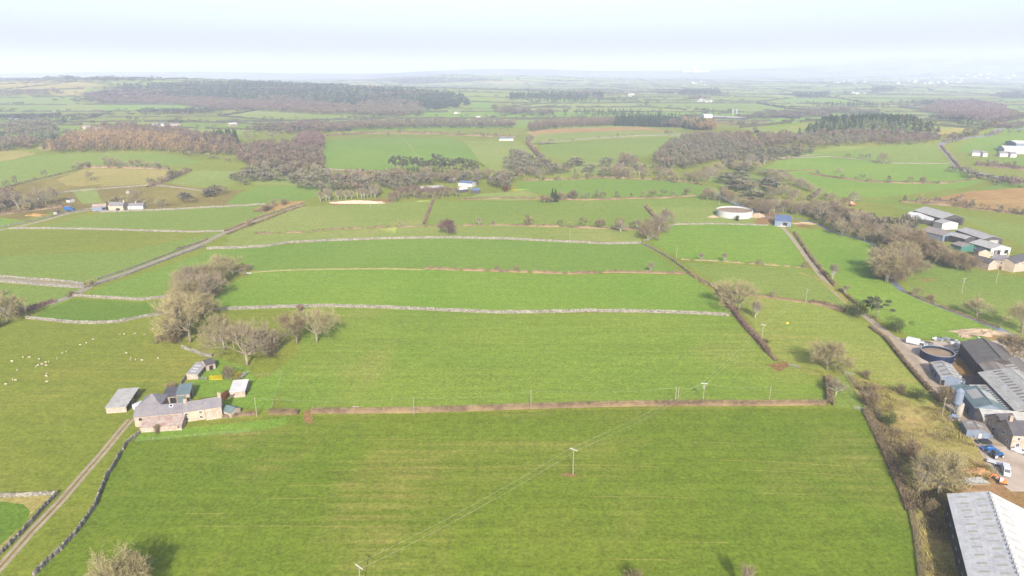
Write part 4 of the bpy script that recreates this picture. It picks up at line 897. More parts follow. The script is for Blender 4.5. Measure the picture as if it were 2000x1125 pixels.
# ---- farm on the left, behind the lane
b = fb('sheet_barn', 'blue-grey sheet barn with white gable at the left end of the distant cottage row', (180, 405), (207, 403), 3.6, 7, 3.6, hr=1.8, roofm='rust', wall='bgwall', ov=.2)
q = MB(); q.box(-.08, -.004, .1, 6.9, -.5, 3.5); q.build('gable_cladding', M['whitewash'], b.e); b.opening('f', 7, .8, 6, 2, 'door', 'black', False)
b = fb('stone_cottage', 'slate-roofed cottage with arched dark doorway in the distant cottage row', (211, 402.5), (240, 402), 4.6, 8, 4.6, hr=2.4, roofm='slate', wall='render', ov=.15); b.opening('f', b.L-6, 0, 3, 2.6, 'door', 'black'); b.chimney(b.L-.5, 4, 1.2, 1.8)
b = fb('stone_cottage', 'low white-fronted cottage at the right end of the distant cottage row', (243, 403), (279, 402), 2.8, 7, 2.8, hr=1.9, roofm='slate', wall='whitewash', ov=.15); b.opening('f', 4, .9, .9, 1); b.chimney(b.L*.55, 3.5, .9, 1.2)
b = fb('stone_hut', 'small pale stone hut with dark roof standing alone in the brown rough field', (129, 391), (136, 391.5), 2, 5, 2.2, hr=1, roofm='darkslate', wall='whitewash', ov=.1)
b = fb('stone_hut', 'little pale stone hut beside the blue lorry in front of the dark bushes', (104, 415), (111, 415), 2, 5, 2.4, hr=1, roofm='darkslate', wall='stonewall', ov=.1)
b = fb('stone_hut', 'tiny pale hut beside the lone bare tree in the brown rough field', (246, 374), (252, 374), 2, 4, 2.2, hr=1, roofm='slate', wall='whitewash', ov=.1)
# ---- smallholding in the middle valley
for A, B, D, h, rm, wm, lb in (((822,369),(866,367),9,3.4,'greysheet','boards','long low pale-roofed shed in the middle valley smallholding'),((895,358),(921,360),12,3.6,'bluesheet','whitewash','upper blue-grey roofed shed of the middle valley smallholding'),
    ((897,371),(915,369),9,3,'whitesheet','boards','small white-roofed shed of the middle valley smallholding'),((920,372),(937,372),8,3.2,'bluesheet','boards','right-hand blue-grey roofed shed of the middle valley smallholding'),((876,352),(889,352),8,3,'oldsheet','boards','brown hut above the middle valley smallholding')):
    fb('farm_shed', lb, A, B, 3, D, h, hr=1.4, roofm=rm, wall=wm, ov=.2)
fb('stone_bridge_hut', 'small grey hut at the corner of the large central field', (631,334), (640,334), 2, 5, 2.4, hr=1, roofm='darkslate', wall='stonewall', ov=.1)
# ---- factory and houses at the right edge
b = fb('warehouse', 'long white warehouse with pale roof at the right edge far beyond the road', (1962, 292), (2060, 296), 5, 34, 6, hr=2.5, roofm='whitesheet', wall='whitewash', ov=.3)
b = fb('warehouse', 'second pale warehouse behind the long white one at the right edge', (1985, 283), (2070, 285), 5, 30, 7, hr=2.5, roofm='whitesheet', wall='bgwall', ov=.3)
for A, B, lb in (((1899,300),(1918,301),'white cottage with grey roof left of the white warehouse'),((1953,302),(1972,302),'white cottage directly in front of the long white warehouse'),((1974,303),(1986,303),'small white bungalow just right of the warehouse cottage'),((1920,302),(1929,302),'small cream outhouse beside the left white cottage')):
    fb('white_cottage', lb, A, B, 3, 8, 4.6, hr=2.2, roofm='slate', wall='whitewash', ov=.2)
# ---- far farms
for A, B, D, h, rm, wm, lb in (((1375,228),(1392,228),24,7,'whitesheet','whitewash','tall pale shed of the distant farm with two silos'),((1392,229),(1414,230),18,4,'greysheet','boards','grey low shed of the distant farm with two silos'),((1416,230),(1442,231),18,4,'fibre','boards','pale low shed of the distant farm with two silos'),((1442,231),(1458,231),14,4,'oldsheet','boards','right-hand dull shed of the distant farm with two silos'),
    ((36,232),(70,228),22,5,'greysheet','whitewash','pale long shed of the farm on the left below the round hill'),((76,226),(98,224),20,5,'bluesheet','boards','blue-roofed shed of the farm on the left below the round hill'),((98,224),(118,223),20,5,'darkslate','boards','dark-roofed shed of the farm on the left below the round hill'),
    ((160,250),(176,249),14,5,'rust','render','brownish barn of the hamlet behind the larch wood'),((172,252),(182,251),10,4,'bluesheet','boards','blue shed of the hamlet behind the larch wood'),((182,251),(199,250),12,5,'slate','whitewash','pale house of the hamlet behind the larch wood'),
    ((301,245),(322,244),12,5,'slate','whitewash','white farmhouse on the green rise left of centre'),((324,244),(352,243),12,4,'slate','stonewall','low stone barns joined to the white farmhouse on the green rise'),((450,243),(464,242.5),10,3.5,'whitesheet','rust','small red-brown shed on the hedge right of the white farmhouse'),
    ((975,271),(1003,271),14,3,'greensheet','whitewash','low pale green sheds in the hedge line right of the central field'),((893,220),(899,219),9,4,'slate','whitewash','lone cream cottage at the edge of the dark forest'),((930,228),(938,228),10,4,'slate','whitewash','white cottage right of the dark forest')):
    fb('farm_building', lb, A, B, 3, D, h, hr=1.8, roofm=rm, wall=wm, ov=.2)
# distant village and scattered houses: little gabled houses, each its own object
def hproto(rm):
    mb = MB(); mb.box(-6, 6, -4, 4, -2, 5); mb.add([(-6, -4, 5), (-6, 4, 5), (-6, 0, 7.6)], [(0, 1, 2)]); mb.add([(6, -4, 5), (6, 4, 5), (6, 0, 7.6)], [(0, 2, 1)])
    r = MB(); r.slab([(-6.3, -4.4, 4.8), (6.3, -4.4, 4.8), (6.3, 0, 7.7), (-6.3, 0, 7.7)], .2); r.slab([(6.3, 4.4, 4.8), (-6.3, 4.4, 4.8), (-6.3, 0.01, 7.7), (6.3, 0.01, 7.7)], .2)
    return mb.mesh('house_wall', M['whitewash']), r.mesh('house_roof', M[rm])
HP = [hproto('slate'), hproto('fibre')]
def houses(x0, x1, y0, y1, n, where, sc=1.3):
    pos = sorted([(random.uniform(x0, x1), random.uniform(y0, y1)) for _ in range(n)])
    for i, (x, y) in enumerate(pos):
        p = P(x, y); e = empty('village_house', p, random.uniform(-.6, .6), f'tiny white house {where}', 'house', f'white houses {where}'); s = sc*random.uniform(.55, 1.0); e.scale = (s, s, s)
        a, b = HP[i % 2]; link('wall', a, e); link('roof', b, e)
houses(1600, 1720, 158, 163, 16, 'in the far village left part', 1.8); houses(1745, 1880, 157, 165, 22, 'in the far village beneath the ridge', 2.0); houses(1855, 1990, 143, 155, 22, 'in the upper far village at the right', 2.2)
houses(1345, 1385, 160, 168, 6, 'in the far hamlet above the dark clump', 1.8); houses(1350, 1390, 196, 201, 8, 'in the hamlet amid pale fields', 1.2); houses(1220, 1235, 185, 189, 3, 'beside the dark spruce blocks', 1.3); houses(1660, 1700, 181, 185, 4, 'on the plain right of centre', 1.5)
p = P(1357, 141); q = MB()
e = empty('distant_works', p, 0, 'pale distant factory with one tall block on the hazy skyline', 'factory')
q.box(-25, 25, -20, 20, -5, 75); q.build('tower_block', M['whitesheet'], e); q = MB(); q.box(-150, 190, 25, 90, -5, 22); q.build('long_shed', M['whitesheet'], e)
for x in (1431, 1438):
    p = P(x, 224); q = MB(); q.lathe([(2.4, 0), (2.4, 13), (1.2, 15), (0, 15.4)], 14); o = tag(q.build('grain_silo', M['silver'], loc=p, smooth=False), 'left tall pale silo of the distant farm' if x == 1431 else 'right tall pale silo of the distant farm', 'silo', 'distant farm silos')

# ---- tanks
def round_tank(name, label, centre, r, h, wallm, fillm, rim, ribs=28, z=0.):
    e = empty(name, P(*centre), 0, label, 'tank'); q = MB(); q.lathe([(r, -.6), (r, h), (r-.15, h), (r-.15, -.4)], 64); q.build('tank_wall', M[wallm], e, smooth=False)
    q = MB(); q.lathe([(r-.16, 0), (r-.16, h-.9), (0, h-.85)], 64); q.build('slurry_surface', M[fillm], e)
    q = MB(); q.lathe([(r+.004, h-.02), (r+.14, h-.02), (r+.14, h+.14), (r-.2, h+.14), (r-.2, h+.02)], 64); q.build('rim', M[rim], e)
    me = MB(); me.box(r+.003, r+.07, -.05, .05, -.3, h-.05); me = me.mesh('wall_rib', M[wallm])
    for k in range(ribs): o = link('wall_rib', me, e); o.rotation_euler.z = 2*math.pi*k/ribs
    return e
round_tank('slurry_tank', 'dark blue round slurry tank full of brown crust in the right farmyard', (1829, 700), 6.1, 3.2, 'deepblue', 'slurry', 'silver')
round_tank('slurry_tank', 'large white round tank with brown crust beyond the long fields', (1434, 421), 14.2, 5.0, 'whitewash', 'slurry', 'white', 40)
# feed silo on legs
e = empty('feed_silo', P(1864, 812), 0, 'blue-grey feed silo on a frame beside the blue-grey shed', 'silo'); q = MB(); q.lathe([(.35, 3.4), (1.5, 5.0), (1.5, 9.6), (.35, 10.6), (0, 10.65)], 24); q.build('hopper', M['bgwall'], e)
for k in range(4): a = math.pi/4+k*math.pi/2; q = MB(); q.tube([(1.45*math.cos(a), 1.45*math.sin(a), -.3), (1.45*math.cos(a), 1.45*math.sin(a), 5.6)], .08, 6); q.build('leg', M['silver'], e)
q = MB(); q.tube([(1.0, -1.0, 2), (-1.0, -1.0, 4)], .05, 5); q.tube([(-1.0, -1.0, 2), (1.0, -1.0, 4)], .05, 5); q.tube([(-1., 1., 2), (-1., -1., 4)], .05, 5); q.build('brace', M['silver'], e); q = MB(); q.tube([(1.75, 0, 0), (1.7, 0, 9.8)], .05, 5); q.tube([(1.75, .4, 0), (1.7, .4, 9.8)], .05, 5)
for k in range(18): q.tube([(1.74, 0, .5+k*.5), (1.74, .4, .5+k*.5)], .025, 4)
q.build('ladder', M['silver'], e)
q = MB(); q.lathe([(1.2, 0), (1.25, 4.6), (1.1, 5.0), (0, 5.1)], 20); tag(q.build('water_tank', M['concrete'], loc=P(1871, 812)), 'short buff cylinder tank right beside the feed silo', 'tank')

# ---- dry stone walls
W_ = lambda pts, lb, **k: drystone(pts, lb, **k)
W_([(50,622),(100,627),(150,632),(190,632),(232,630),(270,622),(300,617),(333,613)], 'pale dry stone wall curving above the sheep pasture at the left', h=1.6)
W_([(140,578),(175,581),(230,584),(275,587),(300,584),(335,579)], 'dry stone wall with a dip below the lane on the left', h=1.6)
W_([(404,607),(430,606),(500,603),(580,600),(640,599),(750,602),(900,609),(980,612),(1060,611),(1150,609),(1250,610),(1350,613),(1425,617)], 'longest pale dry stone wall below the middle bright field', h=1.8, wd=.9)
W_([(404,487),(430,486),(470,485),(520,482),(560,475),(640,471),(750,467),(870,465),(1000,468),(1100,473),(1180,477),(1252,476)], 'long arched dry stone wall across the upper fields', h=1.7, wd=.9)
W_([(18,447),(100,447),(200,449),(300,452),(380,454),(438,452)], 'straight dry stone wall across the left-hand fields', h=1.5)
W_([(195,415),(250,413),(330,410),(400,406),(480,402),(520,399)], 'dry stone wall running right from the distant cottage row', h=1.5)
W_([(0,541),(60,546),(120,550),(165,556)], 'dry stone wall on the far side of the walled lane', h=1.5); W_([(-60,548),(0,551),(60,556),(110,560),(165,563)], 'dry stone wall on the near side of the walled lane', h=1.4)
W_([(66,1125),(100,1090),(120,1074),(145,1046),(152,1038),(170,1012),(186,990),(192,972),(203,945),(208,932),(222,912),(236,885)], 'rugged dry stone wall running down to the bottom left corner', h=1.5, wd=.9, step=.5)
W_([(241,880),(246,868),(262,855),(273,846)], 'short dry stone wall piece joining the rusty-roofed lean-to', h=1.4, wd=.8, step=.5)
W_([(-30,1112),(0,1084),(40,1045),(60,1022),(90,988),(113,965)], 'dry stone wall beside the rutted track at bottom left', h=1.4, wd=.8, step=.5)
W_([(-80,972),(0,971),(50,969),(110,966)], 'pale wall topping the small corner field at the left edge', h=1.3, wd=.8, step=.5)
W_([(355,679),(372,686),(385,690),(400,696),(414,697)], 'stepped dry stone wall above the stable row', h=1.7)
W_([(354,752),(360,744),(370,734)], 'grey wall between the stable and the stone byre', h=1.6, wd=.6)
W_([(1252,476),(1280,489),(1310,507),(1325,518),(1345,533),(1370,548),(1395,562)], 'pale wall running down from the tree clump', h=1.4)
W_([(1258,472),(1275,464),(1290,452),(1305,443),(1318,440)], 'pale wall curving up beside the brown tree clump', h=1.3)
W_([(1318,439),(1400,438),(1480,440),(1500,441)], 'low pale wall in front of the white round tank', h=1.2)
W_([(0,392),(60,388),(120,376),(180,371),(240,366),(300,362),(340,366),(400,374)], 'pale wall crossing the brown rough fields at the left', h=1.3)
W_([(632,331),(680,333),(740,336),(770,338)], 'white wall at the foot of the large central field', h=1.6)
W_([(1590,303),(1560,306),(1500,310),(1480,323)], 'pale wall below the round hill wood', h=1.2)
W_([(1500,311),(1620,306),(1680,312),(1740,319),(1855,320)], 'thin pale wall crossing the green slope with a lone tree', h=1.1)
W_([(1050,281),(1100,276),(1160,270),(1250,265),(1330,264)], 'broken grey wall across the pale field below the dark pine block', h=1.5)
W_([(400,481),(350,499),(300,518),(250,537),(200,553),(180,561)], 'stone wall along the near side of the diagonal lane', h=1.2, wd=.6)
W_([(396,472),(350,489),(300,508),(250,527),(200,543),(190,547)], 'stone wall along the far side of the diagonal lane', h=1.1, wd=.5)
W_([(0,444),(60,432),(130,417),(168,409),(190,407)], 'pale wall beside the farm track to the distant cottages', h=1.2)

# ---- hedges
H_ = hedge; HP2 = ('hedge', 'tw_brown', 'hedge', 'hedgepale')
H_([(608,806),(700,806),(800,805),(900,802),(1037,797),(1150,794),(1240,792),(1400,791),(1500,791),(1612,790)], 'longest clipped brown hedge between the two nearest big fields', h=2.1, wd=1.8, dens=60, mats=HP2, ragged=.06, clipped=True, step=1.2)
H_([(526,808),(583,808)], 'short clipped hedge piece between two field gateways', h=2.0, wd=1.8, dens=60, mats=HP2, ragged=.05, clipped=True, step=1.2)
H_([(434,816),(470,812),(500,809)], 'ragged pale hedge running right from the farmhouse outhouse', h=1.5, wd=1.8, dens=40, mats=HP2, ragged=.25)
H_([(1621,792),(1620,765),(1617,740)], 'thick brown hedge closing the right end of the large field', h=2.4, wd=3.2, dens=40, mats=HP2, ragged=.2)
H_([(1398,563),(1415,588),(1432,608),(1450,632),(1470,655),(1488,674),(1500,690)], 'tall dark hedge slanting down beside the spreading tree', h=2.6, wd=3.0, dens=34, mats=('hedge', 'tw_purple'), ragged=.25)
H_([(1345,534),(1365,548),(1398,563)], 'patchy hedge on the slanting wall', h=1.8, wd=2, dens=20, ragged=.5, gap=.3)
H_([(1500,690),(1510,700),(1516,706)], 'low end of the slanting hedge near the muddy gateway', h=1.5, wd=2, dens=30)
H_([(490,532),(560,528),(640,526),(750,525),(830,527)], 'thin pale grassy bank between the two long fields left half', h=.8, wd=1.6, dens=20, mats=('hedgepale',), ragged=.3, group='field hedges')
H_([(830,525),(900,528),(1000,531),(1110,535),(1200,532),(1340,535)], 'ragged hedge with small bushes between the two long fields', h=1.9, wd=2.2, dens=22, mats=HP2, ragged=.5, gap=.12)
H_([(490,457),(560,455),(620,453)], 'broken hedge at the left of the pale upper strip', h=1.6, wd=2, ragged=.6, gap=.4, mats=HP2)
H_([(620,450),(700,446),(800,443),(870,441),(1000,440)], 'ragged hedge behind the lone purple tree', h=1.6, wd=2.2, ragged=.6, gap=.25, mats=HP2)
H_([(1000,441),(1080,443),(1160,446),(1250,449)], 'dark ragged hedge left of the brown tree clump', h=2.0, wd=2.4, ragged=.5, gap=.1, mats=('hedge', 'tw_purple'))
H_([(846,391),(840,408),(833,424),(828,438)], 'reddish hedge dividing the two upper green fields', h=2.2, wd=2.6, ragged=.25, mats=('tw_purple', 'hedge'))
H_([(1261,404),(1270,415),(1280,426),(1290,436)], 'dense slanting hedge at the left of the white tank field', h=2.8, wd=3.5, ragged=.2, mats=('hedge',))
H_([(1080,390),(1150,391),(1230,388),(1300,387),(1360,382)], 'brown hedge above the upper green field', h=2.0, wd=2.4, ragged=.35, mats=HP2)
H_([(1330,507),(1400,510),(1450,514),(1520,519),(1575,523)], 'thin hedge under the bright field beside the farm lane', h=1.3, wd=1.8, ragged=.5, gap=.15, mats=('hedgepale', 'hedge'))
H_([(1440,575),(1500,581),(1560,590),(1600,594)], 'low brown hedge above the round tree pasture', h=1.5, wd=1.8, ragged=.3, mats=('hedge',))
H_([(1585,592),(1610,597),(1650,609)], 'tall brown thicket hedge meeting the farm lane', h=3.2, wd=4, dens=30, ragged=.3, mats=('hedge', 'tw_brown'))
H_([(1700,640),(1730,662),(1760,700),(1790,735),(1815,762),(1838,788)], 'long brown hedge on the pasture side of the farm lane', h=1.7, wd=2.2, dens=34, ragged=.25, mats=HP2)
H_([(1552,455),(1565,475),(1585,505),(1610,535),(1632,560)], 'ragged bushes on the right side of the farm lane', h=2.2, wd=2.4, ragged=.6, gap=.2, mats=('hedge', 'tw_olive'))
H_([(1640,566),(1660,585),(1690,608)], 'leafless hedge beside the lane below the blue barn', h=1.6, wd=1.6, ragged=.4, mats=('hedge',))
H_([(440,452),(470,440),(500,428),(530,418),(560,408),(590,398)], 'dark hedge along the lane towards the upper fields', h=1.9, wd=2.2, ragged=.45, gap=.08, mats=('hedge', 'tw_olive'))
H_([(445,458),(480,443),(520,430),(560,413),(595,402)], 'second hedge on the near side of the upper lane', h=1.5, wd=2, ragged=.5, gap=.15, mats=HP2)
H_([(345,487),(380,478),(405,468)], 'short dark hedge on the lane wall', h=1.3, wd=1.4, ragged=.5, mats=('hedge',))
H_([(55,608),(80,598),(106,590)], 'dark brown hedge beside the bare tree at the left edge', h=2.6, wd=3, dens=34, ragged=.25, mats=('tw_purple', 'hedge'))
H_([(1692,802),(1710,838),(1730,880),(1750,925),(1768,965),(1780,1000)], 'brown bramble hedge along the right side of the nearest field', h=1.5, wd=4.2, dens=60, ragged=.3, mats=HP2+('tw_brown',), step=1.5)
H_([(1780,1000),(1790,1045),(1800,1125),(1806,1170)], 'low hedge and grass strip beside the huge pale barn', h=1.0, wd=2.2, dens=60, ragged=.4, mats=('hedgepale', 'hedge'), step=1.5)
H_([(1660,738),(1680,758),(1705,790),(1722,820)], 'pale dry grass hedge in the rough corner field', h=1.2, wd=3, dens=30, ragged=.4, mats=('hedgepale', 'hedge'))
H_([(410,741),(436,740)], 'bright yellow flowering hedge in the farmhouse garden', h=1.5, wd=1.8, dens=90, ragged=.12, mats=('gorse',), tuft=False, clipped=True, step=.8, group='garden hedges')
H_([(374,787),(400,784),(427,780)], 'green clipped hedge behind the farmhouse', h=1.4, wd=1.6, dens=80, ragged=.1, mats=('hedgegreen',), tuft=False, clipped=True, step=.8, group='garden hedges')
H_([(434,783),(442,775),(446,770)], 'copper-brown clipped hedge beside the pale-roofed outbuilding', h=2.0, wd=2.0, dens=80, ragged=.1, mats=('beech',), tuft=False, clipped=True, step=.8, group='garden hedges')
H_([(1880,385),(1860,395),(1790,392)], 'bare hedge at the left tip of the bracken slope', h=3, wd=4, ragged=.4, mats=('hedge', 'tw_brown'))
H_([(1760,394),(1850,402),(1900,408),(1960,415),(2010,421)], 'long hedge under the bracken slope', h=3.2, wd=5, ragged=.45, mats=('hedge', 'tw_olive'))
H_([(1580,340),(1640,349),(1700,356),(1780,358),(1850,358)], 'winding dark hedge through the right-hand green slope', h=2.4, wd=3, ragged=.4, mats=('hedge', 'tw_brown'))
H_([(1850,358),(1900,350),(1930,345)], 'hedge end climbing to the road', h=1.6, wd=2.4, ragged=.5, mats=HP2)
H_([(1838,285),(1855,305),(1870,322),(1880,335)], 'tall hedge on the left side of the curving road', h=2.6, wd=3.5, ragged=.3, mats=('hedge',))
H_([(1890,337),(1920,344),(1960,354),(2010,361)], 'dark hedge on the near side of the curving road', h=2.2, wd=3, ragged=.35, mats=('hedge', 'tw_purple'))
H_([(1905,322),(1940,326),(1990,330),(2050,334)], 'dense dark hedge below the white cottages', h=4.5, wd=7, ragged=.35, mats=('tw_purple', 'hedge'))
H_([(1500,338),(1540,334),(1600,333)], 'thin hedge at the left of the green slope', h=1.5, wd=2, ragged=.5, mats=HP2)
H_([(1020,353),(1060,352),(1130,350),(1180,347),(1250,350),(1330,354),(1370,362)], 'hedge curving above the bright central strip', h=2.4, wd=3, ragged=.5, gap=.15, mats=('hedge', 'tw_olive'))
H_([(160,327),(230,328),(330,331)], 'dark hedge under the grove on the left rise', h=3.5, wd=6, ragged=.4, mats=('hedge', 'tw_olive'))
H_([(0,370),(50,356),(100,345),(160,329)], 'thin hedge along the left green rise', h=1.8, wd=2.2, ragged=.6, gap=.2, mats=('hedge',))
H_([(290,366),(320,356),(345,345),(372,333)], 'dark bushy hedge between the brown field and the pale field', h=4, wd=5, ragged=.5, mats=('tw_brown', 'hedge'))
H_([(640,266),(700,262),(760,260),(850,262),(930,266),(1010,268)], 'ragged hedge along the top of the large central field', h=4, wd=6, ragged=.5, mats=('hedge', 'tw_brown'))
H_([(630,275),(628,300),(630,328)], 'hedge on the left edge of the large central field', h=4, wd=5, ragged=.3, mats=('tw_olive', 'hedge'))
H_([(1040,268),(1030,280),(1045,298),(1060,315),(1075,326)], 'hedge winding down from the stone wall corner', h=4, wd=6, ragged=.4, mats=('tw_purple', 'hedge'))
H_([(-60,425),(0,420),(60,412),(140,402)], 'dark hedge in front of the bushes at the left edge', h=3, wd=5, ragged=.4, mats=('hedge', 'tw_brown'))
H_([(500,414),(520,409),(535,401)], 'thicket at the bend of the upper lane', h=3.2, wd=8, ragged=.3, mats=('hedge', 'tw_olive'))
H_([(900,390),(960,388),(1040,388),(1080,390)], 'thin hedge below the middle valley smallholding', h=2, wd=3, ragged=.4, mats=HP2)
H_([(1765,569),(1800,585),(1850,604),(1900,622),(1950,640)], 'rushes and low bushes along the stream bank', h=1.2, wd=2.0, ragged=.6, gap=.1, mats=('tw_brown', 'hedgepale'))
# ---- fences and gates
fence([(268,862),(330,858),(380,853),(440,848),(488,844)], 'faint netting fence on the grass in front of the farmhouse', h=1.1, sp=4)
fence([(500,735),(551,731),(546,748),(538,770),(530,800)], 'wire fence cornering in the field right of the garden', h=1.1, sp=4)
fence([(1541,715),(1560,720),(1585,730),(1606,740)], 'pale fence dropping from the muddy gateway', h=1.1, sp=3)
fence([(1647,729),(1660,750),(1678,778),(1690,800)], 'post fence at the left of the rough corner field', h=1.1, sp=4)
fence([(1902,855),(1925,892),(1940,925)], 'post fence between the rough bank and the parked vehicles', h=1.1, sp=3)
gate((1540,715), (1560,720), 'galvanised gate at the muddy gateway'); gate((1649,731), (1667,734), 'galvanised gate below the round pasture tree'); gate((1668,799), (1690,803), 'galvanised gate at the end of the longest clipped hedge')
gate((388,741), (404,742), 'white garden gate beside the yellow hedge')

# ---- trees, near and middle
t = tree
t('dense_tw_olive', 242, 1172, 0, 'dense rounded bare tree at the bottom left edge, its shadow beside it', 'single field trees', h=12.5, sx=1.05)
t('bush_tw_brown', 1238, 1152, 0, 'small bare tree top just peeking over the bottom edge', 'single field trees', h=5.5, sx=.8, name='bare_tree'); t('slim_tw_grey', 1455, 1165, 0, 'pale upright bare tree top at the bottom edge right of centre', 'single field trees', h=9)
t('round_tw_olive0', 438, 684, 68, 'pale olive bare tree left of the large grey tree', 'trees by the farmhouse', sx=1.05); t('round_tw_grey1', 483, 713, 86, 'large grey bare tree leaning over the corner of the field', 'trees by the farmhouse', sx=1.1)
t('round_tw_brown0', 580, 671, 62, 'brownish left tree of the pair standing in the big field', 'trees by the farmhouse', sx=.95); t('round_tw_olive1', 619, 669, 72, 'taller right tree of the pair with pale trunk and shadow', 'trees by the farmhouse', sx=1.0)
t('bush_tw_purple', 586, 609, 16, 'small dark bush on the long wall above the tree pair', None, 'bush', 'bush'); t('bush_tw_grey', 530, 690, 45, 'grey leafless thicket behind the large grey tree', None, 'bush', 'bush', sx=1.0)
t('mid_tw_brown0', 452, 745, 34, 'slender bare garden tree beside the yellow hedge', 'trees by the farmhouse', sx=.8); t('evergreen', 443, 739, 24, 'dark green conifer bush in the farmhouse garden', None, 'conifer', 'bush', sx=.7)
t('bush_gorse', 465, 739, 13, 'round yellow flowering shrub beside the small trailer', None, 'bush', 'bush', sx=1.3); t('bush_tw_brown', 335, 763, 16, 'brown shrub behind the stone byre', None, 'bush', 'bush', sx=1.5)
t('bush_tw_brown', 307, 845, 17, 'small bare shrub against the lean-to wall', None, 'bush', 'bush', sx=.8); t('bush_tw_brown', 312, 668, 14, 'low brown shrub on the bare patch in the sheep pasture', None, 'bush', 'bush', sx=1.4)
for i, (k, x, y, h, s) in enumerate([('round_tw_olive0',372,668,92,1.0),('bush_tw_brown',342,665,50,1.),('round_tw_brown1',352,640,62,.9),('bush_tw_brown',345,615,30,1.3),('round_tw_olive1',388,628,60,1.),('dense_tw_olive',372,598,52,1.),('round_tw_grey1',398,590,62,1.1),
    ('round_tw_olive0',360,570,44,.9),('dense_tw_olive',400,566,52,1.1),('round_tw_olive1',425,556,46,1.),('bush_tw_purple',412,582,26,1.2),('round_tw_olive0',432,541,44,.9),('mid_tw_olive0',455,539,42,1.),('bush_tw_brown',472,531,17,1.3),('bush_tw_brown',390,612,30,1.2),('bush_tw_grey',486,527,12,1.3),('dense_tw_brown',358,655,34,.9),('round_tw_grey0',380,575,56,1.)]):
    b_ = k.startswith('bush'); t(k, x, y, h, f'{ORD[i]} {"bush" if b_ else "tree"} counted up the slanting belt of bare trees left of the long fields', 'belt left of the long fields', 'bush' if b_ else 'bare_tree', 'bush' if b_ else 'tree', sx=s)
for i, (k, x, y, h, s) in enumerate([('wide_tw_olive',15,628,62,1.),('bush_tw_brown',-5,640,22,1.3),('bush_tw_purple',40,615,22,1.2),('bush_tw_olive',8,575,10,1.)]):
    b_ = k.startswith('bush'); t(k, x, y, h, ['spreading pale bare tree at the left edge', 'low bush under the spreading tree at the left edge', 'dark bush right of the spreading left-edge tree', 'small bush on the lane wall at the left edge'][i], None, 'bush' if b_ else 'bare_tree', 'bush' if b_ else 'tree', sx=s)
t('bush_tw_olive', 178, 558, 13, 'round bush at the corner where the two lanes meet', None, 'bush', 'bush', sx=1.5); t('bush_tw_brown', 140, 578, 10, 'brown bush on the wall below the lane corner', None, 'bush', 'bush', sx=1.6)
t('bush_tw_olive', 487, 441, 14, 'round bush on the upper lane hedge', None, 'bush', 'bush', sx=1.2); t('bush_tw_brown', 520, 411, 12, 'wide brown bush left of the bend in the upper lane', None, 'bush', 'bush', sx=2.); t('mid_tw_olive0', 534, 402, 16, 'small tree at the bend of the upper lane'); t('bush_tw_brown', 555, 399, 12, 'brown bush right of the bend in the upper lane', None, 'bush', 'bush', sx=1.6)
t('dense_tw_olive', 1615, 722, 58, 'round olive tree with long shadow alone in the right pasture', 'single field trees', sx=1.05)
t('round_tw_olive0', 1443, 606, 60, 'large spreading pale tree on the slanting hedge', 'slanting hedge trees', sx=1.3); t('mid_tw_grey2', 1475, 622, 38, 'smaller pale tree right of the spreading hedge tree', 'slanting hedge trees'); t('bush_tw_olive', 1425, 588, 22, 'ivy-green bush under the spreading hedge tree', None, 'bush', 'bush', sx=1.3)
t('evergreen', 1496, 671, 10, 'dark evergreen bush low on the slanting hedge', None, 'bush', 'bush', sx=1.4); t('mid_tw_grey1', 1632, 772, 38, 'pale twiggy tree on the hedge corner', 'single field trees', sx=.9)
t('wide_tw_olive', 1832, 962, 88, 'big spreading bare tree by the building site', 'single field trees', sx=1.0); t('lean_tw_grey', 1789, 965, 66, 'leaning white-stemmed birch left of the spreading bare tree', 'single field trees', sx=1., name='birch_tree')
t('bush_tw_brown', 1690, 738, 16, 'brown bush below the small gate in the rough field', None, 'bush', 'bush', sx=1.2); t('bush_tw_brown', 1757, 768, 18, 'leafless bush left of the dark evergreen bush', None, 'bush', 'bush', sx=1.2); t('evergreen', 1792, 780, 24, 'dark rounded evergreen bush beside the farm lane hedge', None, 'bush', 'bush', sx=1.5)
t('bush_tw_brown', 1700, 795, 30, 'brown thicket in the middle of the rough bank', None, 'bush', 'bush', sx=1.1); t('evergreen', 1737, 832, 34, 'ivy-covered tree on the bramble hedge', None, 'bush', 'bush', sx=.9); t('bush_tw_brown', 1775, 893, 34, 'dark thicket left of the big spreading tree', None, 'bush', 'bush', sx=1.2)
t('bush_tw_brown', 1845, 785, 30, 'brown bushy thicket left of the feed silo', None, 'bush', 'bush', sx=1.2); t('bush_tw_brown', 1815, 1005, 30, 'brown scrub bush left of the huge pale barn', None, 'bush', 'bush', sx=.9); t('bush_tw_brown', 1700, 770, 22, 'small brown scrub bush beside the gate', None, 'bush', 'bush', sx=1.2)
t('pine1', 1700, 622, 44, 'left tall dark pine beside the farm lane', 'pines by the farm lane', 'pine_tree', sx=.95); t('pine0', 1711, 626, 42, 'right leaning pine beside the farm lane', 'pines by the farm lane', 'pine_tree', sx=1.1); t('evergreen', 1674, 620, 38, 'dark olive evergreen at the top of the lane hedge', 'pines by the farm lane', 'evergreen_tree', sx=1.1); t('evergreen', 1750, 648, 32, 'round olive evergreen just below the two pines', 'pines by the farm lane', 'evergreen_tree', sx=1.2)
t('dense_tw_purple', 874, 457, 31, 'lone round purple-brown tree in the pale upper strip', 'upper field trees'); t('mid_tw_grey1', 1212, 453, 26, 'pale round tree left of the brown clump', 'upper field trees'); t('mid_tw_grey2', 1246, 450, 24, 'slim pale tree beside the brown clump', 'upper field trees')
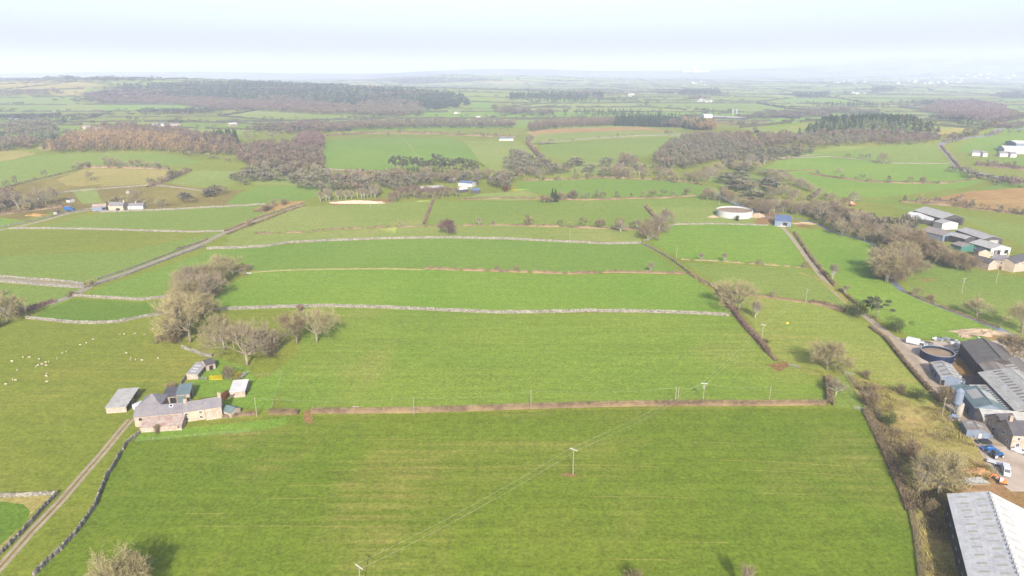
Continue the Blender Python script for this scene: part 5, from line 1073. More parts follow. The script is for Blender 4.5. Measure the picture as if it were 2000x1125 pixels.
t('mid_tw_grey2', 781, 443, 12, 'thin pole-like tree on the upper hedge', 'upper field trees'); t('mid_tw_grey2', 935, 440, 17, 'small pale tree right of the lone purple tree', 'upper field trees'); t('mid_tw_grey2', 963, 442, 13, 'very small thin tree on the upper hedge', 'upper field trees')
belt(['mid_tw_brown0','mid_tw_grey0','mid_tw_brown1'], [(1254,468),(1275,458),(1290,445),(1300,432)], 9, 30, 'bare tree', 'in the brown clump at the wall corner', 5, 8)
for x, y, h, l in ((1270,532,22,'slim pale tree on the ragged hedge between the long fields'),(1369,510,18,'left slim tree under the field beside the farm lane'),(1414,511,19,'middle slim tree under the field beside the farm lane'),(1483,518,13,'right small tree under the field beside the farm lane'),(1009,531,14,'little twiggy tree mid-way on the ragged hedge'),(972,530,12,'tiny twiggy tree on the ragged hedge'),(1510,582,15,'small brown tree on the low pasture hedge'),(1574,524,14,'small bush-like tree where the thin hedge meets the lane'),(1626,545,32,'pale slim tree right of the farm lane'),(1650,575,20,'small pale tree by the lane bend')):
    t('mid_tw_grey2' if 'pale' in l or 'slim' in l else 'mid_tw_brown0', x, y, h, l, 'small hedge trees')
BR = ['mid_tw_brown0','mid_tw_grey0','mid_tw_olive1','mid_tw_grey2','mid_tw_brown1','mid_tw_olive0']; BRD = ['round_tw_olive0','round_tw_grey1','round_tw_brown0','dense_tw_olive','dense_tw_brown']
belt(BRD, [(1722,520),(1730,540),(1738,555),(1755,548),(1775,528),(1770,505)], 12, 50, 'bare tree', 'in the clump at the stream bend', 7, 8)
belt(BR, [(1375,388),(1410,390),(1440,399),(1470,412),(1500,418)], 14, 24, 'bare tree', 'in the belt behind the white tank', 3, 4); belt(BR, [(1500,418),(1540,414),(1580,420),(1610,433)], 14, 27, 'bare tree', 'in the belt behind the blue barn', 5, 4)
belt(BR, [(1590,420),(1640,425),(1680,440),(1720,462)], 14, 30, 'bare tree', 'on the far bank right of the blue barn', 6, 5)
belt(BR, [(1620,450),(1660,458),(1700,472),(1740,485),(1770,470)], 13, 34, 'bare tree', 'in the wood along the stream', 6, 6); belt(BRD, [(1745,478),(1775,492),(1800,503),(1830,513)], 10, 42, 'bare tree', 'in front of the far right farm', 4, 5); belt(BRD, [(1830,514),(1855,520),(1880,527),(1900,531)], 8, 36, 'bare tree', 'left of the two-storey stone farmhouse', 4, 4)
belt('evergreen', [(1795,440),(1770,470)], 2, 22, 'dark evergreen tree', 'among the far right farm trees', name='evergreen_tree')
t('mid_tw_olive1', 1907, 619, 42, 'wide olive tree on the stream bank at the right', 'stream bank trees', sx=1.2); t('round_tw_olive1', 1995, 650, 62, 'large bare tree at the right edge by the stream', 'stream bank trees'); t('round_tw_brown0', 2000, 715, 62, 'brown bare tree behind the dark cattle shed', 'stream bank trees'); t('round_tw_olive0', 1978, 700, 50, 'bare tree touching the dark cattle shed roof', 'stream bank trees')
t('bush_tw_brown', 1815, 588, 14, 'brown bush on the stream bank', None, 'bush', 'bush', sx=1.4); t('mid_tw_brown0', 1790, 578, 18, 'small bare tree on the stream bank', 'stream bank trees')
for (x, y, h, l) in ((1725,320,24,'lone bare tree on the right green slope'),(1638,338,12,'small round tree on the winding dark hedge'),(175,352,20,'lone bare tree in the pale field at the left'),(267,398,32,'tall bare tree behind the distant cottage row'),(315,405,22,'bare tree right of the distant cottage row'),(1220,325,30,'left bushy tree in the valley below the brown wood'),(1240,328,22,'right bushy tree in the valley below the brown wood'),(1107,386,9,'small pale bush on the brown hedge'),(590,355,20,'bare tree in the pale valley meadow'),(758,266,12,'dark tree on the hedge top of the central field')):
    t('mid_tw_brown0' if 'bushy' in l else 'mid_tw_olive0', x, y, h, l, 'single distant trees')
t('bush_tw_tan' if 'bush_tw_tan' in PROTO else 'bush_beech', 988, 374, 12, 'orange willow bush right of the valley smallholding', None, 'bush', 'bush', sx=1.1)
belt('mid_tw_brown1', [(1060,393),(1100,392)], 5, 18, 'bare tree', 'in the small clump on the brown hedge'); belt('spruce', [(1078,392),(1090,392)], 2, 22, 'small spruce', 'in the clump on the brown hedge', name='spruce_tree')
belt('pine0', [(770,333),(800,336),(850,333),(935,338)], 14, 28, 'tall scots pine', 'in the pine clump below the central field', 3, 3, 'pine_tree', sx=.8); belt('pine1', [(765,338),(830,342),(880,340),(940,345)], 14, 30, 'dark scots pine', 'fronting the pine clump below the central field', 3, 3, 'pine_tree', sx=.8)
belt(['mid_tw_grey2','slim_tw_grey'], [(625,393),(660,390),(700,388),(745,386)], 16, 22, 'slim birch', 'in the birch row above the pale bank', 2, 3, 'birch_tree')
belt(BR, [(500,330),(560,333),(620,338),(650,348),(700,352)], 14, 20, 'bare tree', 'in the valley left of centre', 5, 5); belt(BR, [(700,362),(760,356),(820,352),(880,350),(940,352)], 16, 20, 'bare tree', 'above the middle valley smallholding', 6, 5)
belt(['mid_tw_purple0','mid_tw_brown2'], [(760,392),(800,388),(850,385),(900,384)], 14, 22, 'reddish bare tree', 'in front of the middle valley smallholding', 3, 4)
belt(BR, [(950,352),(1000,350),(1040,345),(1060,350)], 8, 20, 'bare tree', 'left of the bright central strip', 5, 5); belt(BR, [(1190,347),(1240,342),(1300,345),(1360,352),(1400,350)], 14, 22, 'bare tree', 'in the valley row under the brown wood', 5, 5)
belt(['mid_tw_grey1','mid_tw_olive0'], [(1500,342),(1530,352),(1570,368),(1600,382)], 13, 18, 'pale bare tree', 'in the slanting row on the right slope', 3, 4); belt(BR, [(1420,365),(1470,375),(1530,385),(1590,395),(1680,400)], 14, 20, 'bare tree', 'in the loose row above the stream', 6, 6)
belt(BR, [(1370,345),(1420,335),(1460,330),(1500,320)], 10, 22, 'bare tree', 'right of the brown wood', 5, 5); belt('mid_tw_olive1', [(200,325),(240,326),(320,330)], 7, 18, 'bare tree', 'in the grove on the left rise', 3, 5)
belt(BR, [(-5,405),(30,408),(70,400),(110,398)], 10, 30, 'bare tree', 'in the dark thicket at the left edge', 8, 6)
# ---- woods and far hedgerows as masses
BRW = [('round', 'wood_brown', 2), ('tall', 'wood_grey', 2), ('round', 'wood_mauve', 1), ('tall', 'wood_tan', .6)]; DK = [('con', 'needle', 5), ('round', 'wood_brown', 1)]
wood([(85,296),(150,272),(190,256),(240,250),(300,255),(360,262),(430,275),(466,285),(455,304),(400,306),(300,296),(180,298),(100,300)], 9, 13, [('tall','wood_tan',2),('tall','wood_brown',2),('tall','wood_mauve',1),('round','wood_grey',1)], 'brown larch and birch wood on the left rise')
wood([(398,278),(430,270),(462,272),(465,284),(430,286),(405,290)], 8, 15, DK, 'dark conifer block at the right end of the larch wood')
wood([(455,300),(480,290),(560,285),(628,300),(632,332),(560,336),(500,330),(470,318)], 9, 12, BRW, 'bare wood left of the large central field'); wood([(572,286),(600,268),(630,268),(630,296),(600,298)], 8, 12, [('round','wood_mauve',1)], 'purple birch plantation left of the large central field')
wood([(1560,264),(1600,240),(1650,226),(1720,224),(1790,236),(1840,258),(1820,268),(1700,262),(1600,266)], 7.5, 9.5, [('con','needle',6),('con','pine',3),('tall','wood_tan',1)], 'dark conifer wood covering the round hill on the right')
wood([(1545,266),(1600,264),(1700,262),(1820,268),(1838,276),(1780,284),(1680,284),(1600,290),(1550,282)], 9, 10, BRW, 'bare fringe below the dark hill wood')
wood([(1270,318),(1300,292),(1350,270),(1450,270),(1545,270),(1560,285),(1500,292),(1450,303),(1400,318),(1340,332),(1290,332)], 10, 13, BRW, 'wide brown wood in the right valley'); wood([(1300,315),(1330,292),(1350,296),(1335,316)], 9, 12, [('con','pine',2),('round','wood_grey',1)], 'grey-green pines at the left of the brown wood')
wood([(1030,252),(1090,244),(1200,240),(1205,246),(1100,250),(1035,258)], 9, 14, [('tall','wood_brown',2),('tall','wood_grey',1)], 'row of bare trees left of the dark pine block'); wood([(1200,246),(1205,238),(1300,238),(1330,244),(1325,250),(1260,248)], 8, 17, DK, 'dark pine block behind the bracken field'); wood([(1328,250),(1330,242),(1395,246),(1396,256),(1360,254)], 8, 17, [('tall','wood_tan',2),('con','needle',1)], 'larch and spruce block right of the dark pines')
wood([(215,171),(300,166),(420,163),(560,165),(680,171),(800,178),(900,186),(918,205),(860,214),(760,212),(620,205),(480,200),(340,192),(240,184)], 22, 15, [('con','needle',6),('con','pine',1),('round','wood_brown',2)], 'great dark forest spread across the left distance')
wood([(160,186),(240,178),(340,190),(480,200),(620,206),(760,213),(800,226),(640,226),(520,218),(420,216),(330,205),(240,205),(190,200)], 20, 13, [('round','wood_brown',4),('round','wood_mauve',2),('con','needle',1)], 'mauve leafless woods below the great forest')
wood([(700,205),(760,198),(820,205),(830,226),(760,228),(700,226)], 18, 14, BRW, 'leafless wooded knoll before the great forest'); wood([(0,153),(160,158),(200,166),(220,170),(150,160),(0,157)], 30, 14, DK, 'dark tree line on the left skyline')
wood([(1800,216),(1830,205),(1900,198),(1960,212),(1992,236),(1940,244),(1890,238),(1840,228)], 18, 13, [('round','wood_mauve',3),('round','wood_brown',2)], 'mauve wood on the right slope'); wood([(1800,200),(1880,203),(1885,210),(1810,208)], 18, 13, DK, 'dark strip above the mauve wood')
wood([(1420,236),(1600,230),(1640,222),(1740,222),(1640,216),(1500,222)], 24, 11, BRW, 'loose belt of bare trees behind the hill wood'); wood([(1840,284),(1838,276),(1900,262),(1990,244),(2000,250),(1900,272)], 12, 10, BRW, 'bare wood edging the far road')
wood([(620,250),(700,244),(820,242),(1000,242),(1010,250),(860,252),(700,254),(620,262)], 14, 13, BRW, 'long belt of bare trees above the central field'); wood([(480,258),(560,248),(625,244),(620,258),(540,264)], 16, 13, BRW, 'bare trees left of the long belt')
wood([(985,196),(1050,193),(1150,195),(1152,188),(1100,186),(1000,188)], 22, 17, DK, 'dark spruce blocks on the central plain'); wood([(1158,192),(1162,186),(1178,186),(1180,193)], 18, 17, DK, 'small dark spruce block on the central plain'); wood([(1325,186),(1340,178),(1400,176),(1410,185)], 24, 16, DK, 'dark clump on the right plain')
wood([(960,222),(1000,218),(1100,222),(1060,228)], 24, 12, BRW, 'scrubby belt on the plain'); wood([(0,250),(60,240),(110,250),(100,272),(30,268)], 18, 11, [('round','wood_grey',2),('con','pine',1)], 'bare trees around the left hamlet'); wood([(65,268),(110,252),(112,270),(75,280)], 13, 12, [('con','pine',2),('round','wood_grey',1)], 'dark evergreen clump at the left')
wood([(-60,300),(0,282),(60,276),(80,290),(0,296),(-60,310)], 14, 10, BRW, 'bare trees by the tan field at the left edge'); wood([(1940,186),(1990,181),(2050,184),(2050,192),(1960,192)], 22, 13, DK, 'dark wood at the right edge'); wood([(1700,176),(1740,172),(1745,178),(1705,181)], 24, 20, DK, 'dark spires clump on the right plain')
wood([(760,158),(830,152),(900,153),(1020,158),(900,160),(780,166)], 45, 15, BRW+DK, 'wooded far hill in the middle distance'); wood([(1550,185),(1620,182),(1618,190),(1552,191)], 22, 13, DK, 'bluish clump on the right plain')
wood([(1000,300),(1060,318),(1090,345),(1040,352),(1000,345),(985,330)], 13, 10, [('round','wood_grey',2),('round','tw_grey',1)], 'scattered valley trees left of centre strip')
wood([(490,300),(300,400)] if False else [(-80,392),(0,380),(40,385),(60,400),(0,415),(-80,425)], 9, 9, [('round','wood_grey',1),('round','wood_brown',1)], 'scrub thicket at the left edge')
for pts, sp, h_, lb in (([(500,335),(640,342),(700,360),(650,385),(560,362),(470,352)],17,9,'scattered bare trees in the valley left of centre'),([(690,345),(860,345),(1000,352),(1010,374),(950,370),(900,358),(820,366),(740,386),(650,374)],13,10,'thick bare scrub round the valley smallholding'),
    ([(1370,345),(1440,330),(1500,335),(1560,350),(1500,400),(1420,390)],33,9,'scattered trees in the right valley pasture'),([(1090,318),(1240,312),(1270,335),(1180,345),(1060,345)],27,8,'thorn bushes on the pale slope under the brown wood'),([(1560,430),(1640,425),(1740,440),(1790,462),(1740,480),(1660,455),(1600,440)],13,10,'tangled stream-side wood left of the far farm'),
    ([(1400,300),(1560,290),(1600,300),(1480,322),(1420,330)],15,10,'leafless valley wood under the round hill'),([(1830,330),(1900,338),(1960,352),(2000,362),(1990,372),(1900,352)],16,8,'scrub along the curving road'),([(1700,455),(1780,440),(1800,470),(1760,478)],11,11,'mauve trees at the left of the far right farm'),
    ([(470,300),(560,296),(620,300),(600,330),(500,330)],12,10,'second layer of bare wood left of the central field'),([(330,395),(420,372),(470,362),(440,380),(360,400)],16,7,'thorn scrub in the brown rough field'),([(480,335),(560,345),(480,365),(440,355)],13,7,'thorn scrub right of the pale field')):
    wood(pts, sp, h_, BRW, lb, name='scrub_woodland')
its = []; EXT = []; mats = ['far_dark', 'wood_grey', 'needle', 'wood_brown']
random.seed(99)
for key, q in LAT:
    for a, b in ((q[0], q[1]), (q[0], q[3])):
        if random.random() < .06: continue
        L = (b-a).length; trees = random.random() < .8; n = max(2, int(L/(8+a.y*.004))); c = []
        for i in range(n+1):
            p = a+(b-a)*(i/n); p = p+Vector((random.uniform(-2, 2), random.uniform(-2, 2)))
            bad = p.y > 7600 or abs(p.x) > 1.0*p.y+200 or in_explicit((p.x, p.y, Z(p.x, p.y)))
            if bad or random.random() < .05:
                if len(c) > 1: EXT += strip(c, random.uniform(1.8, 3.2)*(1+a.y/6000), 2.6+a.y/1500)
                c = []
            if bad: continue
            c.append(p)
            if trees and random.random() < .34:
                m_ = random.choice((0, 0, 1, 3)) if random.random() > .07 else 2; h = random.uniform(7, 14)
                its.append(('con' if m_ == 2 and p.y < 2000 else 'tiny_con' if m_ == 2 else 'round' if p.y < 1700 else 'tiny_round', p.x, p.y, h, 1.05, m_))
        if len(c) > 1: EXT += strip(c, random.uniform(1.8, 3.2)*(1+a.y/6000), 2.6+a.y/1500)
    if random.random() < .20 and q[0].y > 1300:      # copses
        c = (q[0]+q[2])/2; rr = random.uniform(25, 80)
        if not in_explicit((c.x, c.y, Z(c.x, c.y))) and abs(c.x) < .84*c.y:
            m_ = random.choice((0, 0, 0, 2, 3))
            for _ in range(int(rr*1.3)): its.append(('tiny_con' if m_ == 2 else 'tiny_round', c.x+random.gauss(0, rr), c.y+random.gauss(0, rr*.6), random.uniform(9, 15), 1.2, m_))
print('hedgerow items', len(its), 'trees', NTREE[0])
mass('hedgerows', its, mats, 'far hedgerows and copses dividing the hazy patchwork of fields', 'hedgerow', EXT)

# ---- small trees standing in the middle-distance hedges, too many to count
its = []; random.seed(5)
for pts, n in (([(1080,390),(1230,388),(1360,382)],26),([(1020,353),(1130,350),(1250,350),(1370,362)],24),([(640,266),(760,260),(930,266),(1010,268)],34),([(1040,268),(1030,280),(1060,315),(1075,326)],22),([(1580,340),(1700,356),(1850,358)],16),([(1760,394),(1900,408),(2010,421)],26),
    ([(0,370),(100,345),(160,329)],10),([(160,327),(330,331)],14),([(290,366),(345,345),(372,333)],16),([(-60,425),(60,412),(140,402)],16),([(480,275),(560,262),(640,262)],20),([(1050,281),(1250,265),(1330,264)],14),([(330,300),(470,318),(520,335)],20),([(1905,322),(1990,330)],18),([(1060,340),(1180,338),(1280,330)],18),([(1480,325),(1600,303),(1700,312)],8),
    ([(0,262),(120,262),(190,255)],16),([(470,262),(600,272)],12),([(1760,260),(1860,280)],18),([(1850,270),(1990,262)],14),([(500,240),(620,262)],14),([(930,245),(1000,262)],8),([(200,405),(330,400)],9),([(1000,440),(1250,449)],12)):
    for _ in range(n):
        x, y = along(pts, random.random()); p = P(x+random.uniform(-3, 3), y+random.uniform(-1.5, 1.5)); its.append((random.choice(('round', 'round', 'tall')), p.x, p.y, random.uniform(4, 9.5), 1.1, random.randrange(3)))
mass('hedge_trees', its, ['wood_grey', 'wood_brown', 'tw_olive'], 'small leafless trees scattered along the middle-distance hedges', 'hedgerow')
# ---- tufts on the rough bank and by the big barn
def tufts(pts, sp, h, mats, label):
    poly = [P(*p).xy for p in pts]; xs = [p.x for p in poly]; ys = [p.y for p in poly]
    gx, gy = np.meshgrid(np.arange(min(xs), max(xs), sp), np.arange(min(ys), max(ys), sp)); gx = gx.ravel()+RNG.uniform(-.6, .6, gx.size)*sp; gy = gy.ravel()+RNG.uniform(-.6, .6, gy.size)*sp
    m = pip(gx, gy, poly); its = []
    for x, y in zip(gx[m], gy[m]):
        f = math.sin(x*.21+2*math.sin(y*.13))+math.sin(y*.31+x*.11)
        if f+random.gauss(0, .7) > .1: its.append(('tuft', x, y, h*random.uniform(.5, 1.5), 1.6, random.randrange(len(mats))))
    mass('rough_tufts', its, mats, label, 'grass')
tufts([(1652,733),(1740,760),(1838,796),(1880,845),(1955,925),(1880,960),(1850,968),(1890,1125),(1802,1125),(1784,990),(1759,930),(1724,850),(1694,802)], .9, .75, ('tan', 'tan', 'hedgepale', 'tw_brown', 'tan'), 'tufts of dry grass and scrub over the rough bank')
tufts([(1698,805),(1760,850),(1800,930),(1840,970),(1850,1060),(1810,1040),(1775,960),(1735,880)], 1.3, 1.1, ('tw_brown', 'hedge', 'hedgepale'), 'brown bramble scrub right of the nearest field')
# ---- poles and overhead wires
def pole(x, y, h, label, arm=0., ang=0., tr=False, twin=False, stay=False, r=.14):
    e = empty('telegraph_pole' if not arm else 'power_pole', P(x, y), R(ang), label, 'pole', 'wooden poles carrying overhead wires'); q = MB(); q.tube([(0, 0, -.4), (0, 0, h)], [r*1.15, r*.8], 8)
    q.build('pole', M['palewood'], e)
    if twin: q = MB(); q.tube([(.9, 0, -.4), (.9, 0, h)], [r, r*.8], 8); q.build('pole', M['palewood'], e)
    if arm:
        q = MB(); q.box(-arm/2, arm/2, -.08, .08, h-.35, h-.17); q.build('crossarm', M['white' if arm > 2 else 'palewood'], e)
        for k in (-.45, .0, .45): q = MB(); q.lathe([(.05, 0), (.09, .08), (.05, .16), (.08, .24), (0, .3)], 8, c=(k*arm*.98, 0, h-.17 if k else h)); q.build('insulator', M['concrete'], e)
    if tr: q = MB(); q.box(-.4, .4, .16, .8, h-2.4, h-1.3); q.build('transformer', M['silver'], e); q = MB(); q.box(-.6, .6, -.07, .07, h-1.1, h-.98); q.build('crossarm', M['palewood'], e)
    if not arm: q = MB(); q.lathe([(.05, 0), (.1, .08), (.05, .2), (0, .22)], 8, c=(0, 0, h)); q.build('insulator', M['concrete'], e)
    return e, h
PO = {}
for k, x, y, h, lb, kw in (('A',1119,926,8.6,'power pole with pale crossarm alone in the middle of the nearest field',dict(arm=2.6,ang=-38)),('B',706,1166,8.6,'power pole top with crossarm at the bottom edge',dict(arm=2.6,ang=-40)),
    ('C',809,810,6.6,'wooden pole in the clipped hedge left of centre',{}),('D',1037,799,7.4,'wooden pole in the clipped hedge at the centre',{}),('E',1319,785,5.8,'twin wooden poles just above the clipped hedge',dict(twin=True)),
    ('G',1373,783,7.2,'pole with transformer and crossarm above the clipped hedge',dict(arm=2.2,ang=-10,tr=True)),('H',1502,787,6.6,'plain pole at the right part of the clipped hedge',{}),('I',502,814,7.2,'wooden pole with long shadow right of the farmhouse',{}),
    ('J',1488,661,6.8,'power pole just right of the tall slanting hedge',dict(arm=2.2,ang=-40)),('K',1573,592,7.5,'power pole on the low pasture hedge',dict(arm=2.0,ang=-40)),('L',1878,573,8.6,'transformer pole in the meadow beyond the stream',dict(arm=2.0,ang=0,tr=True)),
    ('M',1945,553,8,'slim pole in the meadow before the far right farm',{}),('N',1839,816,7.6,'wooden pole on the rough bank left of the feed silo',dict(arm=.8)),('O',1321,505,8,'thin pole at the top of the slanting wall',{}),('Q',1113,469,7,'thin pole behind the long arched wall',{}),
    ('R',724,408,8,'thin pole in the pale upper field',{}),('S',1697,303,9,'left thin pole on the far green slope',{}),('T',1788,313,9,'right thin pole on the far green slope',{}),('U',1405,403,8,'thin pole left of the white round tank',{})):
    PO[k] = pole(x, y, h, lb, r=.13 if y > 700 else .17, **kw)
def wire(a, b, label, off=(0.,), sag=1.0):
    (ea, ha), (eb, hb) = a, b; pa = ea.location+Vector((0, 0, ha-.1)); pb = eb.location+Vector((0, 0, hb-.1)); d = (pb-pa); s = Vector((-d.y, d.x, 0)).normalized(); q = MB()
    for o in off:
        q.tube([pa+s*o+d*(i/14)-Vector((0, 0, 4*sag*(i/14)*(1-i/14)))-pa for i in range(15)], .012, 3)
    o = q.build('overhead_wire', M['wire'], loc=pa); tag(o, label, 'wire', 'overhead wires')
for a, b, lb, of in (('B','A','pair of wires from the bottom edge pole to the middle pole',(-1,1)),('A','G','pair of wires from the middle pole to the transformer pole',(-1,1)),('G','J','pair of wires from the transformer pole to the pole by the slanting hedge',(-.8,.8)),('J','K','pair of wires between the two right pasture poles',(-.8,.8)),
    ('I','C','single wire from the farmhouse pole to the left hedge pole',(0,)),('C','D','single wire between the two left hedge poles',(0,)),('D','E','single wire from the centre hedge pole to the twin poles',(0,)),('E','G','single wire from the twin poles to the transformer pole',(0,)),('G','H','single wire from the transformer pole to the plain right pole',(0,))):
    wire(PO[a], PO[b], lb, of, 1.2)
# ---- vehicles
def wheel(e, x, y, r, w_=.22, rim='silver'):
    q = MB(); q.lathe([(r*.62, -w_/2), (r*.95, -w_/2), (r, -w_/3), (r, w_/3), (r*.95, w_/2), (r*.62, w_/2)], 20); o = q.build('wheel', M['rubber'], e, (x, y, r)); o.rotation_euler = (math.pi/2, 0, 0)
    q = MB(); q.lathe([(0, -w_*.42), (r*.62, -w_*.46), (r*.62, w_*.46), (0, w_*.42)], 16); q.build('rim', M[rim], o)
def loft(mb, secs, mi=0):
    """secs: list of (x, half width low, half width high, z low, z high)"""
    vs = []
    for x, a, b_, z0, z1 in secs: vs += [(x, -a, z0), (x, a, z0), (x, a*1.0, z0+(z1-z0)*.6), (x, b_, z1), (x, -b_, z1), (x, -a, z0+(z1-z0)*.6)]
    n = len(secs); fs = [(i*6+k, i*6+(k+1) % 6, (i+1)*6+(k+1) % 6, (i+1)*6+k) for i in range(n-1) for k in range(6)]+[(5, 4, 3, 2, 1, 0), tuple((n-1)*6+k for k in range(6))]
    mb.add(vs, fs, mi)
def car(x, y, ang, paint, label, van=False, name='parked_car', cat='car'):
    L, W, H = (5.2, 1.95, 2.2) if van else (4.3, 1.76, 1.45); e = empty(name, P(x, y), R(ang), label, cat); w2 = W/2; q = MB()
    if van:
        loft(q, [(-L/2, w2*.96, w2*.86, .3, H*.98), (-L/2+.3, w2, w2*.88, .28, H), (L*.14, w2, w2*.88, .28, H), (L*.27, w2, w2*.8, .28, H*.93), (L*.385, w2, w2*.84, .28, H*.56), (L*.47, w2*.94, w2*.84, .3, H*.47), (L*.5, w2*.86, w2*.8, .34, H*.36)])
        gl = [(L*.27+.06, L*.385-.05, H*.93, H*.56)]
    else:
        loft(q, [(-L/2, w2*.9, w2*.84, .35, .84), (-L*.44, w2, w2*.9, .25, .98), (-L*.2, w2, w2*.92, .22, .98), (L*.2, w2, w2*.92, .22, .96), (L*.42, w2*.96, w2*.84, .24, .80), (L*.5, w2*.84, w2*.76, .32, .62)])
        loft(q, [(-L*.42, w2*.84, w2*.74, .95, 1.02), (-L*.30, w2*.84, w2*.7, .95, H-.04), (L*.02, w2*.84, w2*.7, .95, H), (L*.10, w2*.84, w2*.7, .95, H-.06), (L*.27, w2*.84, w2*.76, .92, .97)])
    q.build('body', M[paint], e, smooth=False)
    if van:
        a0, a1, z0, z1 = L*.275, L*.38, H*.915, H*.58; q = MB(); q.add([(a0+.03, -w2*.7, z0+.02), (a0+.03, w2*.7, z0+.02), (a1+.03, w2*.74, z1+.02), (a1+.03, -w2*.74, z1+.02)], [(0, 3, 2, 1)]); q.build('windscreen', M['glass'], e)
        for s in (-1, 1): q = MB(); q.box(L*.12, L*.27, s*w2*.955-.03, s*w2*.955+.03, H*.58, H*.84); q.build('side_window', M['glass'], e)
    else:
        for x0, x1, z0, z1, nm in ((L*.12, L*.255, H-.1, 1.0, 'windscreen'), (-L*.315, -L*.405, H-.1, 1.05, 'rear_window')): q = MB(); q.add([(x0, -w2*.66, z0+.03), (x0, w2*.66, z0+.03), (x1, w2*.72, z1+.03), (x1, -w2*.72, z1+.03)], [(0, 3, 2, 1)] if x1 > x0 else [(0, 1, 2, 3)]); q.build(nm, M['glass'], e)
        for s in (-1, 1): q = MB(); q.add([(-L*.28, s*w2*.83, 1.0), (L*.18, s*w2*.83, 1.0), (L*.08, s*w2*.74, H-.12), (-L*.26, s*w2*.74, H-.12)], [(0, 1, 2, 3)]); q.build('side_window', M['glass'], e)
    for s in (-1, 1):
        for xx in (-L*.31, L*.32): wheel(e, xx, s*(w2-.1), .33)
        q = MB(); q.box(L*.46, L*.485, s*w2*.6-.14, s*w2*.6+.14, .62, .76); q.build('headlight', M['skylight'], e)
    return e
car(276, 796, 62, 'white', 'white van parked between the open cattle shed and the hipped barn', True, 'parked_van', 'van')
car(1964, 924, -118, 'white', 'white van facing the camera beside the digger in the right farmyard', True, 'parked_van', 'van')
car(1990, 884, -50, 'white', 'white car in front of the slate-roofed stone house'); car(1930, 879, 175, 'blue', 'dark blue car parked directly behind the blue tractor'); car(1921, 866, 170, 'black', 'black car beside the little lawn of the farmyard')
car(476, 734, 80, 'greysheet', 'small grey car beside the round yellow shrub')
e = empty('tractor', P(1946, 893), R(12), 'blue tractor with pale wheels standing in the right farmyard', 'tractor'); q = MB(); loft(q, [(-.2, .4, .36, .9, 1.6), (1.5, .4, .34, .9, 1.55), (2.1, .36, .3, .9, 1.35)]); q.box(-1.5, 2.0, -.3, .3, .6, .9); q.build('bonnet', M['blue'], e)
q = MB(); loft(q, [(-1.6, .7, .6, 1.0, 2.6), (-.25, .75, .62, 1.0, 2.6)]); q.build('cab', M['glass'], e); q = MB(); q.box(-1.7, -.15, -.7, .7, 2.602, 2.75); q.build('cab_roof', M['blue'], e)
for s in (-1, 1): wheel(e, -1.2, s*.85, .85, .5, 'white'); wheel(e, 1.5, s*.75, .55, .4, 'white'); q = MB(); q.box(-2, -.4, s*.85-.25, s*.85+.25, 1.72, 1.8); q.build('mudguard', M['blue'], e)
q = MB(); q.tube([(1.2, .45, 1.3), (1.2, .45, 2.4)], .05, 6); q.build('exhaust', M['black'], e)
e = empty('flatbed_trailer', P(1947, 908), R(-42), 'white flat trailer between the blue tractor and the white van', 'trailer'); q = MB(); q.box(-2.6, 2.6, -1.05, 1.05, .7, .85); q.build('bed', M['white'], e); q = MB(); q.tube([(2.6, .3, .7), (3.9, 0, .6)], .06, 6); q.tube([(2.6, -.3, .7), (3.9, 0, .6)], .06, 6); q.build('drawbar', M['silver'], e)
for s in (-1, 1):
    for xx in (-.5, .4): wheel(e, xx, s*.9, .33)
def digger(x, y, ang, label, s=1., paint='orange'):
    e = empty('excavator', P(x, y), R(ang), label, 'digger'); e.scale = (s, s, s)
    for k in (-1, 1): q = MB(); q.prism([(-1.5, k*.85-.22), (1.5, k*.85-.22), (1.5, k*.85+.22), (-1.5, k*.85+.22)], .08, .62); q.tube([(-1.5, k*.85-.22, .35), (-1.5, k*.85+.22, .35)], .31, 10); q.tube([(1.5, k*.85-.22, .35), (1.5, k*.85+.22, .35)], .31, 10); q.build('crawler', M['rubber'], e)
    q = MB(); q.box(-1.5, 1.0, -.95, .95, .72, 1.15); q.box(-1.5, -.4, -.95, .95, 1.152, 1.7); q.build('body', M[paint], e); q = MB(); loft(q, [(-.35, .5, .45, 1.16, 2.5), (.95, .5, .42, 1.16, 2.4)]); q.build('cab', M['white'], e)
    q = MB(); q.box(.1, .7, -.53, -.5, 1.6, 2.25); q.box(.955, .975, -.35, .35, 1.55, 2.2); q.build('cab_window', M['glass'], e)
    q = MB(); q.tube([(.8, -.65, 1.2), (2.2, -.65, 3.0), (3.6, -.65, 2.7)], [.2, .2, .14], 6); q.build('boom', M[paint], e); q = MB(); q.tube([(3.5, -.65, 2.8), (4.3, -.65, 1.0)], [.16, .1], 6); q.build('stick', M[paint], e)
    q = MB(); q.prism([(4.0, -1.0), (4.7, -1.0), (4.7, -.3), (4.0, -.3)], .45, 1.0); q.build('bucket', M['darkwood'], e); return e
digger(1956, 944, 158, 'orange digger with white cab at the edge of the muddy building site', .72); digger(1662, 402, 190, 'distant yellow-orange digger in the trees beyond the stream', 1.6)
e = empty('telehandler', P(1903, 509), R(170), 'red telescopic loader in front of the green-sided far shed', 'loader'); e.scale = (1.5,)*3; q = MB(); loft(q, [(-1.6, .8, .7, .6, 1.5), (1.6, .8, .7, .6, 1.3)]); q.build('body', M['red'], e); q = MB(); q.tube([(-1.4, .1, 1.7), (3., .1, 1.4)], .2, 6); q.build('boom', M['red'], e); q = MB(); q.box(-.6, .5, -.85, -.1, 1.502, 2.4); q.build('cab', M['glass'], e)
for s in (-1, 1):
    for xx in (-1.1, 1.1): wheel(e, xx, s*.8, .55, .35)
